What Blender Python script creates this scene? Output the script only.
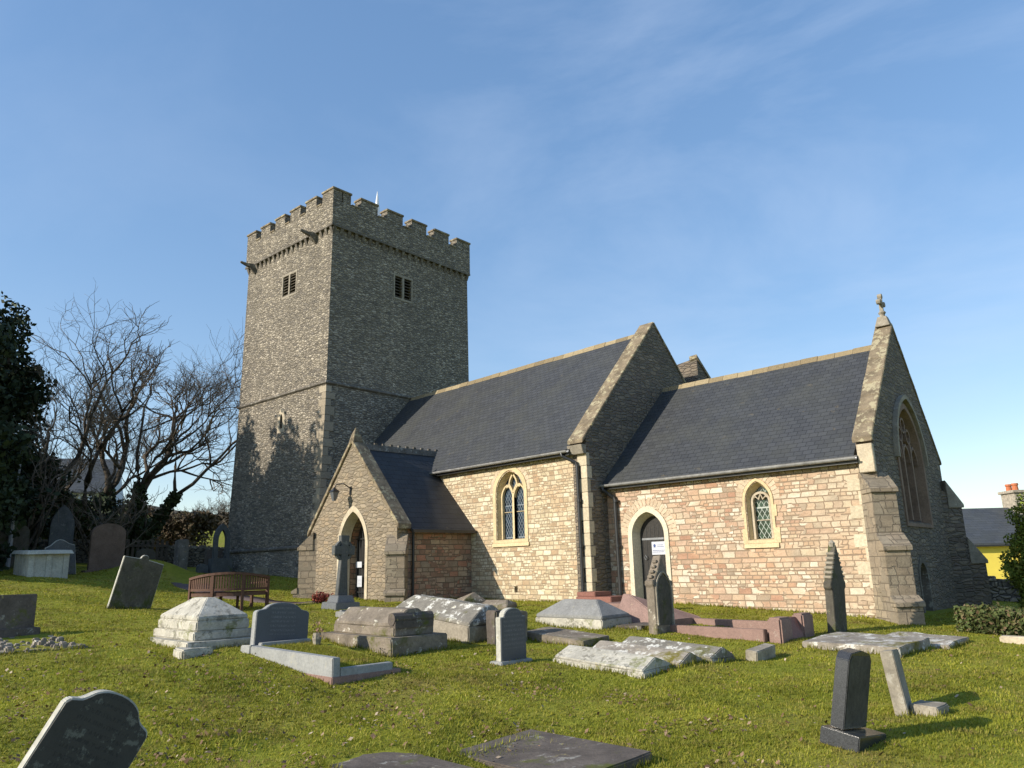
import bpy, bmesh, math, random
import numpy as np
from mathutils import Vector, Matrix
random.seed(7); rng = np.random.default_rng(11)
for o in list(bpy.data.objects): bpy.data.objects.remove(o)
S = bpy.context.scene; COL = S.collection
# ------------------------------------------------------------------ camera
F_PX, YAW, PITCH, ROLL, EYE = 760., .798, .2356, -.025, 1.6
cy_, sy_ = math.cos(YAW), math.sin(YAW)
cf = Vector((-sy_*math.cos(PITCH), cy_*math.cos(PITCH), math.sin(PITCH)))
rt_ = Vector((cy_, sy_, 0)); up_ = rt_.cross(cf)
cr = math.cos(ROLL)*rt_ + math.sin(ROLL)*up_; cu = -math.sin(ROLL)*rt_ + math.cos(ROLL)*up_
CP = Vector((0, 0, EYE))
cam = bpy.data.cameras.new('camera'); co = bpy.data.objects.new('camera', cam); COL.objects.link(co)
co.matrix_world = Matrix(((cr.x, cu.x, -cf.x, 0), (cr.y, cu.y, -cf.y, 0), (cr.z, cu.z, -cf.z, EYE), (0, 0, 0, 1)))
cam.sensor_width = 36; cam.lens = F_PX*36/1024; cam.clip_end = 3000; cam.clip_start = .05
S.camera = co
# ------------------------------------------------------------------ light
SUN_TO = Vector((-.96, -2.68, 1.32)).normalized()
EL = math.asin(SUN_TO.z); AZ = math.atan2(SUN_TO.x, SUN_TO.y)
sun = bpy.data.lights.new('sun', 'SUN'); so = bpy.data.objects.new('sun', sun); COL.objects.link(so)
sun.energy = 4.7; sun.angle = math.radians(.5); sun.color = (1, .91, .77)
so.rotation_euler = SUN_TO.to_track_quat('Z', 'Y').to_euler(); so.location = (-20, -40, 40)
W = bpy.data.worlds.new('World'); S.world = W; W.use_nodes = True
wn = W.node_tree; wn.nodes.clear()
def N(t, kind, **kw):
    n = t.nodes.new(kind)
    for k, v in kw.items():
        if k.startswith('i_'): n.inputs[k[2:].replace('_', ' ')].default_value = v
        else: setattr(n, k, v)
    return n
sky = N(wn, 'ShaderNodeTexSky', sky_type='NISHITA', sun_disc=False, sun_elevation=EL, sun_rotation=AZ, altitude=50, air_density=1.0, dust_density=.35, ozone_density=1.8)
tc = N(wn, 'ShaderNodeTexCoord')
mp = N(wn, 'ShaderNodeMapping'); mp.inputs['Location'].default_value = (.9, .2, .35); mp.inputs['Rotation'].default_value = (.3, .5, -.9); mp.inputs['Scale'].default_value = (1.0, 2.6, 4.0)
wn.links.new(tc.outputs['Generated'], mp.inputs[0])
cn = N(wn, 'ShaderNodeTexNoise', i_Scale=1.1, i_Detail=8., i_Roughness=.6, i_Distortion=.35); wn.links.new(mp.outputs[0], cn.inputs[0])
cr1 = N(wn, 'ShaderNodeValToRGB'); cr1.color_ramp.elements[0].position = .44; cr1.color_ramp.elements[1].position = 1.0
cr1.color_ramp.elements[1].color = (.45, .45, .45, 1)
wn.links.new(cn.outputs[0], cr1.inputs[0])
mix = N(wn, 'ShaderNodeMix', data_type='RGBA'); 
dt = N(wn, 'ShaderNodeVectorMath', operation='DOT_PRODUCT'); nrm_ = N(wn, 'ShaderNodeVectorMath', operation='NORMALIZE'); wn.links.new(tc.outputs['Generated'], nrm_.inputs[0]); wn.links.new(nrm_.outputs[0], dt.inputs[0])
dt.inputs[1].default_value = (cr*((860-512)/F_PX) - cu*((150-384)/F_PX) + cf).normalized()[:]
mk = N(wn, 'ShaderNodeMapRange'); mk.inputs['From Min'].default_value = .80; mk.inputs['From Max'].default_value = .99; mk.inputs['To Min'].default_value = .35; mk.inputs['To Max'].default_value = 1.5; wn.links.new(dt.outputs['Value'], mk.inputs['Value'])
ml = N(wn, 'ShaderNodeMath', operation='MULTIPLY'); wn.links.new(cr1.outputs[0], ml.inputs[0]); wn.links.new(mk.outputs[0], ml.inputs[1]); wn.links.new(ml.outputs[0], mix.inputs[0]); 
gm = N(wn, 'ShaderNodeGamma', i_Gamma=.58); hs = N(wn, 'ShaderNodeHueSaturation', i_Hue=.507, i_Saturation=1.5, i_Value=1.98); hs.inputs['Fac'].default_value = 1
wn.links.new(sky.outputs[0], gm.inputs[0]); wn.links.new(gm.outputs[0], hs.inputs['Color']); wn.links.new(hs.outputs[0], mix.inputs[6])
mix.inputs[7].default_value = (4.0, 4.7, 5.9, 1)
bg = N(wn, 'ShaderNodeBackground', i_Strength=.135); wo = N(wn, 'ShaderNodeOutputWorld')
wn.links.new(mix.outputs[2], bg.inputs[0]); wn.links.new(bg.outputs[0], wo.inputs[0])
S.view_settings.view_transform = 'Standard'; S.view_settings.look = 'None'; S.view_settings.exposure = 0.45; S.view_settings.gamma = 1
# ------------------------------------------------------------------ terrain
TCP = [(0,0,0),(-3.1,7.3,.02),(-4.3,5.1,0),(-8.3,7.9,.24),(-6.5,1.8,.1),(3,-3,-.15),(-3,-4,.1),(4,6,-.3),(8,0,-.5),
(-11,15,.63),(-6,16,.40),(-8.5,15.5,.52),(-12.8,14.8,.67),(-16,15,.67),(-17.5,12.4,.80),(-22.3,12.4,.82),(-10,5,.42),
(-12,1.5,.5),(-19.5,8.6,.74),(-14.5,4.6,.68),(-3,22,.1),(-2,17,.10),(2,14,-.25),(6,20,-.6),(14,10,-1.3),(20,30,-2.3),(10,40,-2.4),(25,0,-1.6),
(-13,9,.48),(-25,14,1.35),(-31.5,14,1.6),(-25,6.5,1.5),(-27,9,1.5),(-33,8,2.0),(-22,2,1.4),(-30,0,1.9),(-40,16,2.3),(-60,25,4.9),(-60,0,4.5),(-35,30,1.6),(-20,-10,.9),(5,-20,-.3),(40,60,-3),(-60,60,5),(-30,-40,2),(40,-40,-2),(-5,40,-.5),(-20,25,.9)]
TP = np.array(TCP, float)
def _U(r2): return np.where(r2 > 1e-9, r2*np.log(np.maximum(r2, 1e-9)), 0)
_n = len(TP); _K = _U(((TP[:, None, :2]-TP[None, :, :2])**2).sum(-1)) + np.eye(_n)*2.
_Q = np.c_[np.ones(_n), TP[:, :2]]
_W = np.linalg.solve(np.block([[_K, _Q], [_Q.T, np.zeros((3, 3))]]), np.r_[TP[:, 2], 0, 0, 0])
def thv(x, y):
    x = np.asarray(x, float); y = np.asarray(y, float)
    xc = np.clip(x, -60, 40); yc = np.clip(y, -40, 60)
    z = _W[_n] + _W[_n+1]*xc + _W[_n+2]*yc
    for i in range(_n): z = z + _W[i]*_U((xc-TP[i, 0])**2 + (yc-TP[i, 1])**2)
    far = np.maximum(np.maximum(-60-x, 0), 0)
    return z + np.minimum(far*.035, 3)
def th(x, y): return float(thv(x, y))
def ray(u, v): return cr*((u-512)/F_PX) - cu*((v-384)/F_PX) + cf
def rp(u, v, d): return CP + ray(u, v)*d
# ------------------------------------------------------------------ materials
MATS = {}
class Mat:
    def __init__(s, name, rough=.85, spec=.3):
        s.m = bpy.data.materials.new(name); s.m.use_nodes = True; s.t = s.m.node_tree
        s.b = s.t.nodes['Principled BSDF']; s.b.inputs['Roughness'].default_value = rough
        s.b.inputs['Specular IOR Level'].default_value = spec
        s.tc = N(s.t, 'ShaderNodeTexCoord'); MATS[name] = s.m
    def L(s, a, b): s.t.links.new(a, b)
    def mapping(s, src='UV', scale=(1, 1, 1), rot=(0, 0, 0), loc=(0, 0, 0)):
        m = N(s.t, 'ShaderNodeMapping'); m.inputs['Scale'].default_value = scale; m.inputs['Rotation'].default_value = rot; m.inputs['Location'].default_value = loc
        s.L(s.tc.outputs[src] if isinstance(src, str) else src, m.inputs[0]); return m.outputs[0]
    def noise(s, vec, scale, detail=4., rough=.55, dist=0., out=0):
        n = N(s.t, 'ShaderNodeTexNoise', i_Scale=float(scale), i_Detail=float(detail), i_Roughness=rough, i_Distortion=float(dist)); s.L(vec, n.inputs[0]); return n.outputs[out]
    def vor(s, vec, scale, feature='F1', rand=1., out='Color', metric='EUCLIDEAN'):
        n = N(s.t, 'ShaderNodeTexVoronoi', feature=feature); n.inputs['Scale'].default_value = scale; n.inputs['Randomness'].default_value = rand
        if feature != 'DISTANCE_TO_EDGE': n.distance = metric
        s.L(vec, n.inputs[0]); return n.outputs[out]
    def ramp(s, fac, stops, interp='LINEAR'):
        n = N(s.t, 'ShaderNodeValToRGB'); r = n.color_ramp; r.interpolation = interp
        while len(r.elements) < len(stops): r.elements.new(.5)
        for e, (p, c) in zip(r.elements, stops):
            e.position = p; e.color = (c, c, c, 1) if not isinstance(c, tuple) else (*c, 1)
        s.L(fac, n.inputs[0]); return n.outputs[0]
    def mix(s, fac, a, b, mode='MIX'):
        n = N(s.t, 'ShaderNodeMix', data_type='RGBA', blend_type=mode)
        for v, i in ((fac, 0), (a, 6), (b, 7)):
            if hasattr(v, 'is_linked'): s.L(v, n.inputs[i])
            elif i == 0: n.inputs[0].default_value = v
            else: n.inputs[i].default_value = (*v, 1)
        return n.outputs[2]
    def math(s, op, a, b=0.):
        n = N(s.t, 'ShaderNodeMath', operation=op)
        for v, i in ((a, 0), (b, 1)):
            if hasattr(v, 'is_linked'): s.L(v, n.inputs[i])
            else: n.inputs[i].default_value = v
        return n.outputs[0]
    def vadd(s, a, b, scale):
        sb = N(s.t, 'ShaderNodeVectorMath', operation='SUBTRACT'); s.L(b, sb.inputs[0]); sb.inputs[1].default_value = (.5, .5, .5)
        sc = N(s.t, 'ShaderNodeVectorMath', operation='MULTIPLY'); s.L(sb.outputs[0], sc.inputs[0]); sc.inputs[1].default_value = scale
        ad = N(s.t, 'ShaderNodeVectorMath', operation='ADD'); s.L(a, ad.inputs[0]); s.L(sc.outputs[0], ad.inputs[1]); return ad.outputs[0]
    def col(s, c):
        if hasattr(c, 'is_linked'): s.L(c, s.b.inputs['Base Color'])
        else: s.b.inputs['Base Color'].default_value = (*c, 1)
        return s
    def bump(s, h, strength=.5, dist=.02):
        n = N(s.t, 'ShaderNodeBump'); n.inputs['Strength'].default_value = strength; n.inputs['Distance'].default_value = dist
        s.L(h, n.inputs['Height']); s.L(n.outputs[0], s.b.inputs['Normal']); return s
    def rnd(s):
        return N(s.t, 'ShaderNodeNewGeometry').outputs['Random Per Island']

def rubble(name, pal, mortar, sx, sy, dist=.09, stain=(.25, .24, .22), stain_amt=.3, bump=.8, rand=.85, big=None, bigc=None, joint=.07, metric='MANHATTAN', streak=0.):
    """irregular, roughly coursed stones: stretched voronoi cells, per-stone colour, recessed mortar"""
    m = Mat(name, .92, .2); uv = m.tc.outputs['UV']
    w = m.vadd(uv, m.noise(uv, 1.7, 3, out=1), (dist, dist*.7, 0))
    w = m.vadd(w, m.noise(uv, 9, 2, out=1), (.03, .02, 0))
    v = m.mapping(w, (sx, sy, 1))
    c = m.vor(v, 1., rand=rand); e = m.vor(v, 1., 'DISTANCE_TO_EDGE', rand=rand, out='Distance')
    sep = N(m.t, 'ShaderNodeSeparateColor'); m.L(c, sep.inputs[0])
    n = len(pal); stops = [(i/n, p) for i, p in enumerate(pal)]
    base = m.ramp(sep.outputs[0], stops, 'CONSTANT')
    base = m.mix(m.math('MULTIPLY', sep.outputs[1], .35), base, tuple(x*.55 for x in pal[0]))
    if big: base = m.mix(m.ramp(m.noise(uv, big, 3), [(.47, 0.), (.6, .75)]), base, m.mix(.55, base, bigc))
    fine = m.noise(uv, 26, 5, .7)
    base = m.mix(1., base, m.ramp(fine, [(.25, .68), (.72, 1.22)]), 'MULTIPLY')
    st = m.noise(m.mapping('UV', (.35, .22, 1)), 1.6, 6, .65)
    base = m.mix(m.math('MULTIPLY', m.ramp(st, [(.4, 0.), (.68, 1.)]), stain_amt), base, stain)
    if streak:
        sk = m.noise(m.mapping('UV', (2.2, .18, 1)), 1.5, 5, .7)
        base = m.mix(m.math('MULTIPLY', m.ramp(sk, [(.5, 0.), (.72, 1.)]), streak), base, stain)
    jm = m.ramp(e, [(joint*.35, 0.), (joint, 1.)])
    m.col(m.mix(jm, mortar, base))
    h = m.math('ADD', m.ramp(e, [(0., 0.), (joint*2.2, 1.)]), m.math('MULTIPLY', fine, .55))
    h = m.math('ADD', h, m.math('MULTIPLY', sep.outputs[2], .5))
    m.bump(h, bump, .034); return m
def coursed(name, pal, mortar, bw, bh, patch=None, patchc=None, bump=.6, stain=(.3, .28, .24), stain_amt=.2, fade=None, warp=.05):
    """squared coursed blocks of varied length and height"""
    m = Mat(name, .92, .2); uv = m.tc.outputs['UV']
    lo = m.noise(m.mapping('UV', (.0, 1.3, 1)), 2.2, 2, out=1)
    w = m.vadd(uv, lo, (0, .16, 0)); w = m.vadd(w, m.noise(uv, 5, 3, out=1), (warp*.6, warp*.4, 0))
    w = m.vadd(w, m.noise(m.mapping('UV', (.9, 5.5, 1)), 1.0, 2, out=1), (.16, 0, 0))
    def br(bw, bh, ms):
        b = N(m.t, 'ShaderNodeTexBrick'); b.offset = .43; b.offset_frequency = 2; b.squash = .62; b.squash_frequency = 3
        b.inputs['Scale'].default_value = 1; b.inputs['Brick Width'].default_value = bw; b.inputs['Row Height'].default_value = bh
        b.inputs['Mortar Size'].default_value = ms; b.inputs['Mortar Smooth'].default_value = .35; b.inputs['Bias'].default_value = 0
        b.inputs['Color1'].default_value = (0, 0, 0, 1); b.inputs['Color2'].default_value = (1, 1, 1, 1); b.inputs['Mortar'].default_value = (.5, .5, .5, 1)
        m.L(w, b.inputs[0]); return b
    b = br(bw, bh, .013)
    b2 = br(bw*.6, bh*.62, .012)
    sel = m.ramp(m.noise(m.mapping('UV', (1.1, 1.9, 1)), 1.3, 2), [(.52, 0.), (.53, 1.)])
    cid = m.mix(sel, b.outputs[0], b2.outputs[0]); jf = m.mix(sel, b.outputs[1], b2.outputs[1])
    n = len(pal); base = m.ramp(cid, [((i+.0)/n, p) for i, p in enumerate(pal)], 'CONSTANT')
    if name == 'chancel_stone':     # the east end is patched in pale stone
        sp = N(m.t, 'ShaderNodeSeparateXYZ'); m.L(m.vadd(uv, m.noise(uv, 1.2, 4, out=1), (3.2, 0, 0)), sp.inputs[0])
        base = m.mix(m.ramp(m.math('MULTIPLY', m.math('SUBTRACT', sp.outputs[0], 7.6), .6), [(0., 0.), (1., .5)]), base, m.mix(cid, (.42,.35,.24), (.58,.50,.37)))
    vv = m.noise(m.mapping('UV', (4, 7, 1)), 1., 2); base = m.mix(1., base, m.ramp(vv, [(.3, .82), (.7, 1.15)]), 'MULTIPLY')
    if patch: base = m.mix(m.ramp(m.noise(uv, patch, 3, .6), [(.48, 0.), (.62, .8)]), base, m.mix(.6, base, patchc))
    fine = m.noise(uv, 30, 5, .7); base = m.mix(1., base, m.ramp(fine, [(.25, .74), (.72, 1.18)]), 'MULTIPLY')
    st = m.noise(m.mapping('UV', (.5, .3, 1)), 1.4, 6, .65); base = m.mix(m.math('MULTIPLY', m.ramp(st, [(.45, 0.), (.7, 1.)]), stain_amt), base, stain)
    m.col(m.mix(jf, base, mortar))
    h = m.math('ADD', m.math('SUBTRACT', 1., jf), m.math('MULTIPLY', fine, .5)); h = m.math('ADD', h, m.math('MULTIPLY', cid, .4))
    m.bump(h, bump, .032); return m

rubble('tower_rubble', [(.37,.325,.255),(.44,.385,.305),(.26,.23,.19),(.53,.47,.375),(.38,.335,.26),(.20,.18,.155),(.41,.36,.285)], (.17,.148,.115), 5.4, 14.5, stain=(.17,.155,.13), stain_amt=.55, bump=1., streak=.35)
rubble('shaded_gable_rubble', [(.24,.20,.15),(.29,.24,.18),(.17,.15,.12),(.26,.21,.16),(.20,.16,.13)], (.17,.145,.12), 4.0, 10.5, rand=.7, stain=(.13,.12,.10), stain_amt=.5, bump=.9, streak=.4)  # palette darkened, putting the shade of the east faces into the stone colour
coursed('nave_stone', [(.50,.42,.28),(.60,.52,.37),(.44,.35,.23),(.64,.57,.42),(.53,.44,.30),(.38,.28,.18),(.57,.49,.35)], (.28,.22,.15), .27, .125, patch=1.6, patchc=(.50,.33,.20), stain=(.42,.34,.24), stain_amt=.2)
coursed('chancel_stone', [(.51,.42,.30),(.45,.30,.205),(.57,.50,.39),(.49,.36,.25),(.40,.28,.20),(.54,.45,.34),(.48,.34,.245),(.37,.22,.15),(.62,.56,.45),(.47,.36,.26),(.33,.26,.19)], (.26,.195,.135), .31, .135, patch=.7, patchc=(.54,.34,.20), stain=(.50,.40,.30), stain_amt=.2)
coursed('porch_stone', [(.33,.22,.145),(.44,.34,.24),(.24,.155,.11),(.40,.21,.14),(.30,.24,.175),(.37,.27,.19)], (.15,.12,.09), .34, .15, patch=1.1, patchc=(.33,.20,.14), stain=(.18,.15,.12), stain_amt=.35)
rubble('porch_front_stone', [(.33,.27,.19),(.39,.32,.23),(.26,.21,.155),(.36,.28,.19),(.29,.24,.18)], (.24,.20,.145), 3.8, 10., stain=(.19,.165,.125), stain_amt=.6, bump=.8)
rubble('boundary_rubble', [(.22,.19,.15),(.30,.26,.21),(.18,.16,.13)], (.06,.055,.05), 4, 8, stain=(.10,.10,.07), stain_amt=.5, bump=1.2)

def slate(name, c=(.062,.068,.078), bh=.155, bw=.21):
    m = Mat(name, .62, .35); uv = m.tc.outputs['UV']
    w = m.vadd(uv, m.noise(uv, 3, 2, out=1), (.02, .015, 0))
    b = N(m.t, 'ShaderNodeTexBrick'); b.offset = .5
    for k, v in (('Scale', 1), ('Brick Width', bw), ('Row Height', bh), ('Mortar Size', .005), ('Mortar Smooth', .2), ('Bias', 0)): b.inputs[k].default_value = v
    b.inputs['Color1'].default_value = (.84, .84, .84, 1); b.inputs['Color2'].default_value = (1.14, 1.14, 1.14, 1); b.inputs['Mortar'].default_value = (.3, .3, .3, 1)
    m.L(w, b.inputs[0])
    base = m.mix(1., c, b.outputs[0], 'MULTIPLY')
    base = m.mix(m.ramp(m.noise(uv, .9, 5, .65), [(.42, 0.), (.7, .55)]), base, (c[0]*1.35, c[1]*1.3, c[2]*1.0))
    base = m.mix(m.ramp(m.noise(uv, 2.3, 4, .7), [(.64, 0.), (.74, .7)]), base, (.14, .115, .07))
    m.col(base)
    sp = N(m.t, 'ShaderNodeSeparateXYZ'); m.L(w, sp.inputs[0])
    saw = m.math('FRACT', m.math('DIVIDE', sp.outputs[1], bh))
    h = m.math('ADD', m.math('MULTIPLY', m.math('SUBTRACT', 1., saw), .8), m.math('MULTIPLY', m.noise(uv, 14, 3), .5))
    h = m.math('SUBTRACT', h, m.math('MULTIPLY', b.outputs[1], .6))
    m.bump(h, .85, .016); return m
slate('slate_roof', (.050,.053,.058)); slate('porch_slate', (.035,.037,.042), .21, .3); slate('far_slate', (.06,.066,.074), .25, .4)

def stone(name, c, var=.3, lich=None, lich_c=(.62,.60,.52), lich_lo=.56, moss=0., moss_c=(.10,.11,.02), rough=.88, bump=.4, spec=.25, speck=0., sc=1.):
    m = Mat(name, rough, spec); o = m.tc.outputs['Object']
    n1 = m.noise(o, 3.2*sc, 6, .62); n2 = m.noise(o, 24*sc, 5, .7)
    base = m.mix(m.ramp(n1, [(.3, 0.), (.7, 1.)]), tuple(x*(1-var) for x in c), tuple(x*(1+var) for x in c))
    base = m.mix(1., base, m.ramp(n2, [(.3, .78), (.7, 1.2)]), 'MULTIPLY')
    if speck:
        base = m.mix(m.ramp(m.noise(o, 160, 2, .8), [(.45, 0.), (.62, speck)]), base, tuple(min(1, x*2.6+.05) for x in c))
    if lich:
        l = m.noise(m.vadd(o, m.noise(o, 9, 3, out=1), (.12, .12, .12)), 5.5*sc, 5, .72)
        base = m.mix(m.ramp(l, [(lich_lo, 0.), (lich_lo+.05, lich)]), base, lich_c)
        l2 = m.noise(o, 11*sc, 4, .6, .4); base = m.mix(m.ramp(l2, [(.66, 0.), (.70, lich*.7)]), base, (.40, .33, .12))
    if moss: base = m.mix(m.ramp(m.noise(o, 2.4*sc, 6, .68, .3), [(.62-.22*moss, 0.), (.72-.2*moss, 1.)]), base, moss_c)
    m.col(base); m.bump(m.math('ADD', m.math('MULTIPLY', n1, .8), m.math('MULTIPLY', n2, .6)), bump, .02); return m
stone('coping_lichen', (.185,.148,.10), .45, .9, (.36,.32,.21), .53, bump=.7)
stone('ridge_tile', (.33,.28,.17), .35, .8, (.46,.40,.22), .5, bump=.6)
stone('yellow_dressing', (.56,.45,.27), .14, None, bump=.25)
stone('pale_dressing', (.60,.54,.41), .12, None, bump=.25)
stone('quoin_stone', (.48,.41,.30), .2, .3, (.7,.66,.55), .6, bump=.4)
coursed('buttress_stone', [(.26,.21,.15),(.30,.245,.175),(.22,.185,.135),(.28,.235,.17)], (.15,.125,.095), .40, .26, stain=(.24,.21,.17), stain_amt=.6, bump=.6, warp=.03)
stone('weathered_stone', (.27,.24,.19), .3, .5, (.42,.40,.34), .58, bump=.6)
stone('dark_trim_stone', (.13,.115,.095), .3, .3, bump=.6)
stone('tracery_stone', (.42,.36,.27), .2, bump=.3)
stone('red_sandstone', (.22,.155,.115), .2, bump=.4)
stone('white_tomb_stone', (.42,.40,.34), .25, .8, (.17,.16,.13), .54, .18, (.16,.17,.06), bump=.7)
stone('grey_lichen_tomb', (.20,.185,.155), .3, .95, (.62,.61,.55), .53, .25, (.11,.11,.03), bump=.8)
stone('brown_lichen_tomb', (.19,.16,.125), .35, .85, (.56,.53,.45), .60, .25, (.10,.10,.03), bump=.7)
stone('blue_grey_slab', (.225,.225,.215), .15, .3, (.42,.42,.38), .62, bump=.3)
stone('mossy_slab', (.27,.24,.20), .3, .9, (.60,.59,.54), .54, .35, (.15,.13,.025), bump=.8)
stone('dark_ledger', (.11,.092,.078), .35, .8, (.30,.29,.26), .60, .2, (.09,.10,.02), bump=.5)
stone('slate_headstone', (.095,.10,.10), .25, .45, (.30,.31,.28), .62, .15, (.07,.09,.03), bump=.35)
stone('dark_mossy_headstone', (.09,.082,.065), .3, .4, (.20,.21,.16), .6, .5, (.055,.065,.02), bump=.5)
stone('edge_stone', (.40,.39,.34), .2, .5, (.55,.54,.48), .56, bump=.5)
stone('grey_granite', (.085,.092,.10), .12, None, rough=.42, spec=.5, speck=.5, bump=.06)
stone('pale_granite', (.25,.255,.25), .15, .35, (.36,.35,.30), .58, rough=.75, speck=.15, bump=.12)
stone('black_granite', (.028,.03,.034), .1, None, rough=.22, spec=.5, speck=.35, bump=.02)
stone('pink_granite', (.19,.12,.10), .2, .4, (.38,.33,.28), .63, rough=.6, speck=.35, bump=.15)
stone('red_granite', (.19,.085,.065), .14, None, rough=.5, speck=.25, bump=.15)
stone('brown_headstone', (.15,.105,.08), .25, .4, (.25,.2,.15), .62, bump=.4)
stone('chest_tomb_stone', (.42,.42,.37), .2, .5, (.30,.31,.26), .58, bump=.4)
stone('rubble_stone', (.22,.195,.165), .35, .6, (.55,.53,.48), .58, bump=.8)
def simple(name, c, rough=.6, spec=.3, var=.12, metal=0., sc=6., bump=0.):
    m = Mat(name, rough, spec); n = m.noise(m.tc.outputs['Object'], sc, 5, .6)
    m.col(m.mix(m.ramp(n, [(.3, 0.), (.7, 1.)]), tuple(x*(1-var) for x in c), tuple(min(1, x*(1+var)) for x in c)))
    m.b.inputs['Metallic'].default_value = metal
    if bump: m.bump(n, bump, .02)
    return m
simple('black_paint', (.022,.023,.024), .38, .5, .3); simple('gutter_grey', (.26,.26,.26), .4, .5, .3)
simple('dark_timber', (.028,.026,.024), .7, .3, .35, sc=20); simple('louvre_timber', (.10,.085,.065), .8, .2, .3)
simple('recess_dark', (.03,.028,.025), .9, .1, .2); simple('paper_white', (.50,.52,.56), .6, .3, .04)
simple('ink_blue', (.05,.08,.22), .6, .3, .1); simple('ink_grey', (.25,.27,.33), .6, .3, .1)
simple('lead', (.20,.21,.22), .5, .5, .2); simple('spike_white', (.75,.77,.8), .4, .4, .05)
simple('lamp_glass', (.12,.13,.14), .15, .6, .1); simple('yellow_render', (.85,.67,.12), .85, .2, .06, sc=2.)
simple('terracotta', (.45,.15,.07), .8, .2, .2); simple('chimney_stone', (.34,.30,.24), .9, .2, .35, sc=8., bump=.6)
simple('dish_grey', (.30,.31,.33), .4, .4, .1); simple('pale_render', (.52,.56,.66), .8, .2, .05, sc=1.)
simple('bark', (.075,.062,.048), .95, .1, .4, sc=9., bump=.8); simple('twig_bark', (.17,.14,.11), .95, .1, .3)
simple('twig_shade_bark', (.085,.07,.055), .95, .1, .3)
simple('lamp_post_grey', (.28,.29,.30), .6, .4, .2); simple('heather_red', (.20,.035,.03), .9, .1, .4)
simple('dried_flower', (.25,.16,.11), .95, .1, .3, sc=20.); simple('asphalt_path', (.13,.10,.095), .95, .1, .25, sc=12.)
simple('weathered_plank', (.09,.075,.06), .9, .2, .3, sc=14.)
def bench_wood():
    m = Mat('bench_wood', .7, .3); o = m.mapping('Object', (3, 3, 14)); n = m.noise(o, 4, 5, .6)
    m.col(m.ramp(n, [(.3, (.075,.038,.026)), (.7, (.13,.068,.046))])); m.bump(n, .2, .004)
bench_wood()
def glass(name, cell, lead, dark, green=False, lw=.1):
    m = Mat(name, .12, .6); uv = m.tc.outputs['UV']; r = m.mapping('UV', (1/cell, .62/cell, 1))
    sp = N(m.t, 'ShaderNodeSeparateXYZ'); m.L(r, sp.inputs[0])
    a = m.math('FRACT', m.math('ADD', sp.outputs[0], sp.outputs[1])); b = m.math('FRACT', m.math('SUBTRACT', m.math('ADD', sp.outputs[0], 50.), sp.outputs[1]))
    ln = m.math('MAXIMUM', m.math('LESS_THAN', a, lw), m.math('LESS_THAN', b, lw))
    ln2 = m.math('LESS_THAN', m.math('FRACT', m.math('MULTIPLY', m.math('ADD', sp.outputs[1], 0.), .18)), .03)
    ln = m.math('MAXIMUM', ln, ln2)
    pane = m.noise(m.mapping('UV', (1, 1, 1)), 7, 2)
    base = m.mix(m.ramp(pane, [(.4, 0.), (.6, 1.)]), dark, tuple(x*2.6 for x in dark))
    m.col(m.mix(ln, base, lead)); m.L(m.ramp(ln, [(0, .12), (1, .7)]), m.b.inputs['Roughness'])
    m.bump(m.math('ADD', m.noise(uv, 9, 2), m.math('MULTIPLY', ln, .6)), .25, .01)
glass('nave_glass', .10, (.15,.18,.21), (.012,.02,.03), lw=.13); glass('chancel_glass', .12, (.36,.40,.36), (.008,.02,.012), lw=.11)
glass('east_glass', .1, (.05,.05,.05), (.01,.012,.015))
def ground_mat():
    m = Mat('turf_soil', .95, .1); o = m.tc.outputs['Object']
    n = m.noise(o, .55, 6, .65); n2 = m.noise(o, 6, 6, .7); n3 = m.noise(o, 45, 4, .75)
    c = m.ramp(n, [(.3, (.19,.215,.022)), (.5, (.235,.24,.03)), (.72, (.27,.225,.055))])
    c = m.mix(1., c, m.ramp(n2, [(.25, .7), (.7, 1.2)]), 'MULTIPLY'); c = m.mix(1., c, m.ramp(n3, [(.3, .75), (.7, 1.2)]), 'MULTIPLY')
    bare = m.noise(o, 1.1, 5, .7, .3); c = m.mix(m.ramp(bare, [(.66, 0.), (.74, .75)]), c, (.12,.088,.055))
    m.col(c); m.bump(m.math('ADD', m.math('MULTIPLY', n2, 1.4), n3), .6, .03)
    f = Mat('far_field', .95, .1); o = f.tc.outputs['Object']
    f.col(f.mix(f.ramp(f.noise(o, .05, 4), [(.4, 0.), (.6, 1.)]), (.14,.17,.035), (.17,.17,.05)))
    f = Mat('hill_wood', .95, .1); o = f.tc.outputs['Object']; k = f.noise(o, .09, 6, .75)
    f.col(f.ramp(k, [(.35, (.045,.05,.045)), (.65, (.12,.11,.09))])); f.bump(k, 1., 4.)
ground_mat()
def leafy(name, stops, rough=.7):
    m = Mat(name, rough, .25); o = m.tc.outputs['Object']; c = m.mix(1., m.ramp(m.rnd(), stops), m.ramp(m.noise(o, 1.3, 4), [(.3, .6), (.7, 1.3)]), 'MULTIPLY')
    if name == 'grass_blades':
        c = m.mix(m.ramp(m.noise(o, 2.1, 5, .7, .4), [(.52, 0.), (.66, .75)]), c, (.28,.205,.08)); c = m.mix(m.ramp(m.noise(o, .8, 3, .6), [(.5, 0.), (.7, .5)]), c, (.17,.22,.02))
    m.col(c)
    if name == 'grass_blades':
        tr = N(m.t, 'ShaderNodeBsdfTranslucent'); m.L(c, tr.inputs[0]); ms = N(m.t, 'ShaderNodeMixShader'); ms.inputs[0].default_value = .4; m.L(m.b.outputs[0], ms.inputs[1]); m.L(tr.outputs[0], ms.inputs[2]); m.L(ms.outputs[0], m.t.nodes['Material Output'].inputs[0])
leafy('grass_blades', [(0, (.20,.225,.02)), (.5, (.29,.295,.03)), (.85, (.37,.335,.05)), (1, (.40,.33,.09))], .6)
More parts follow.
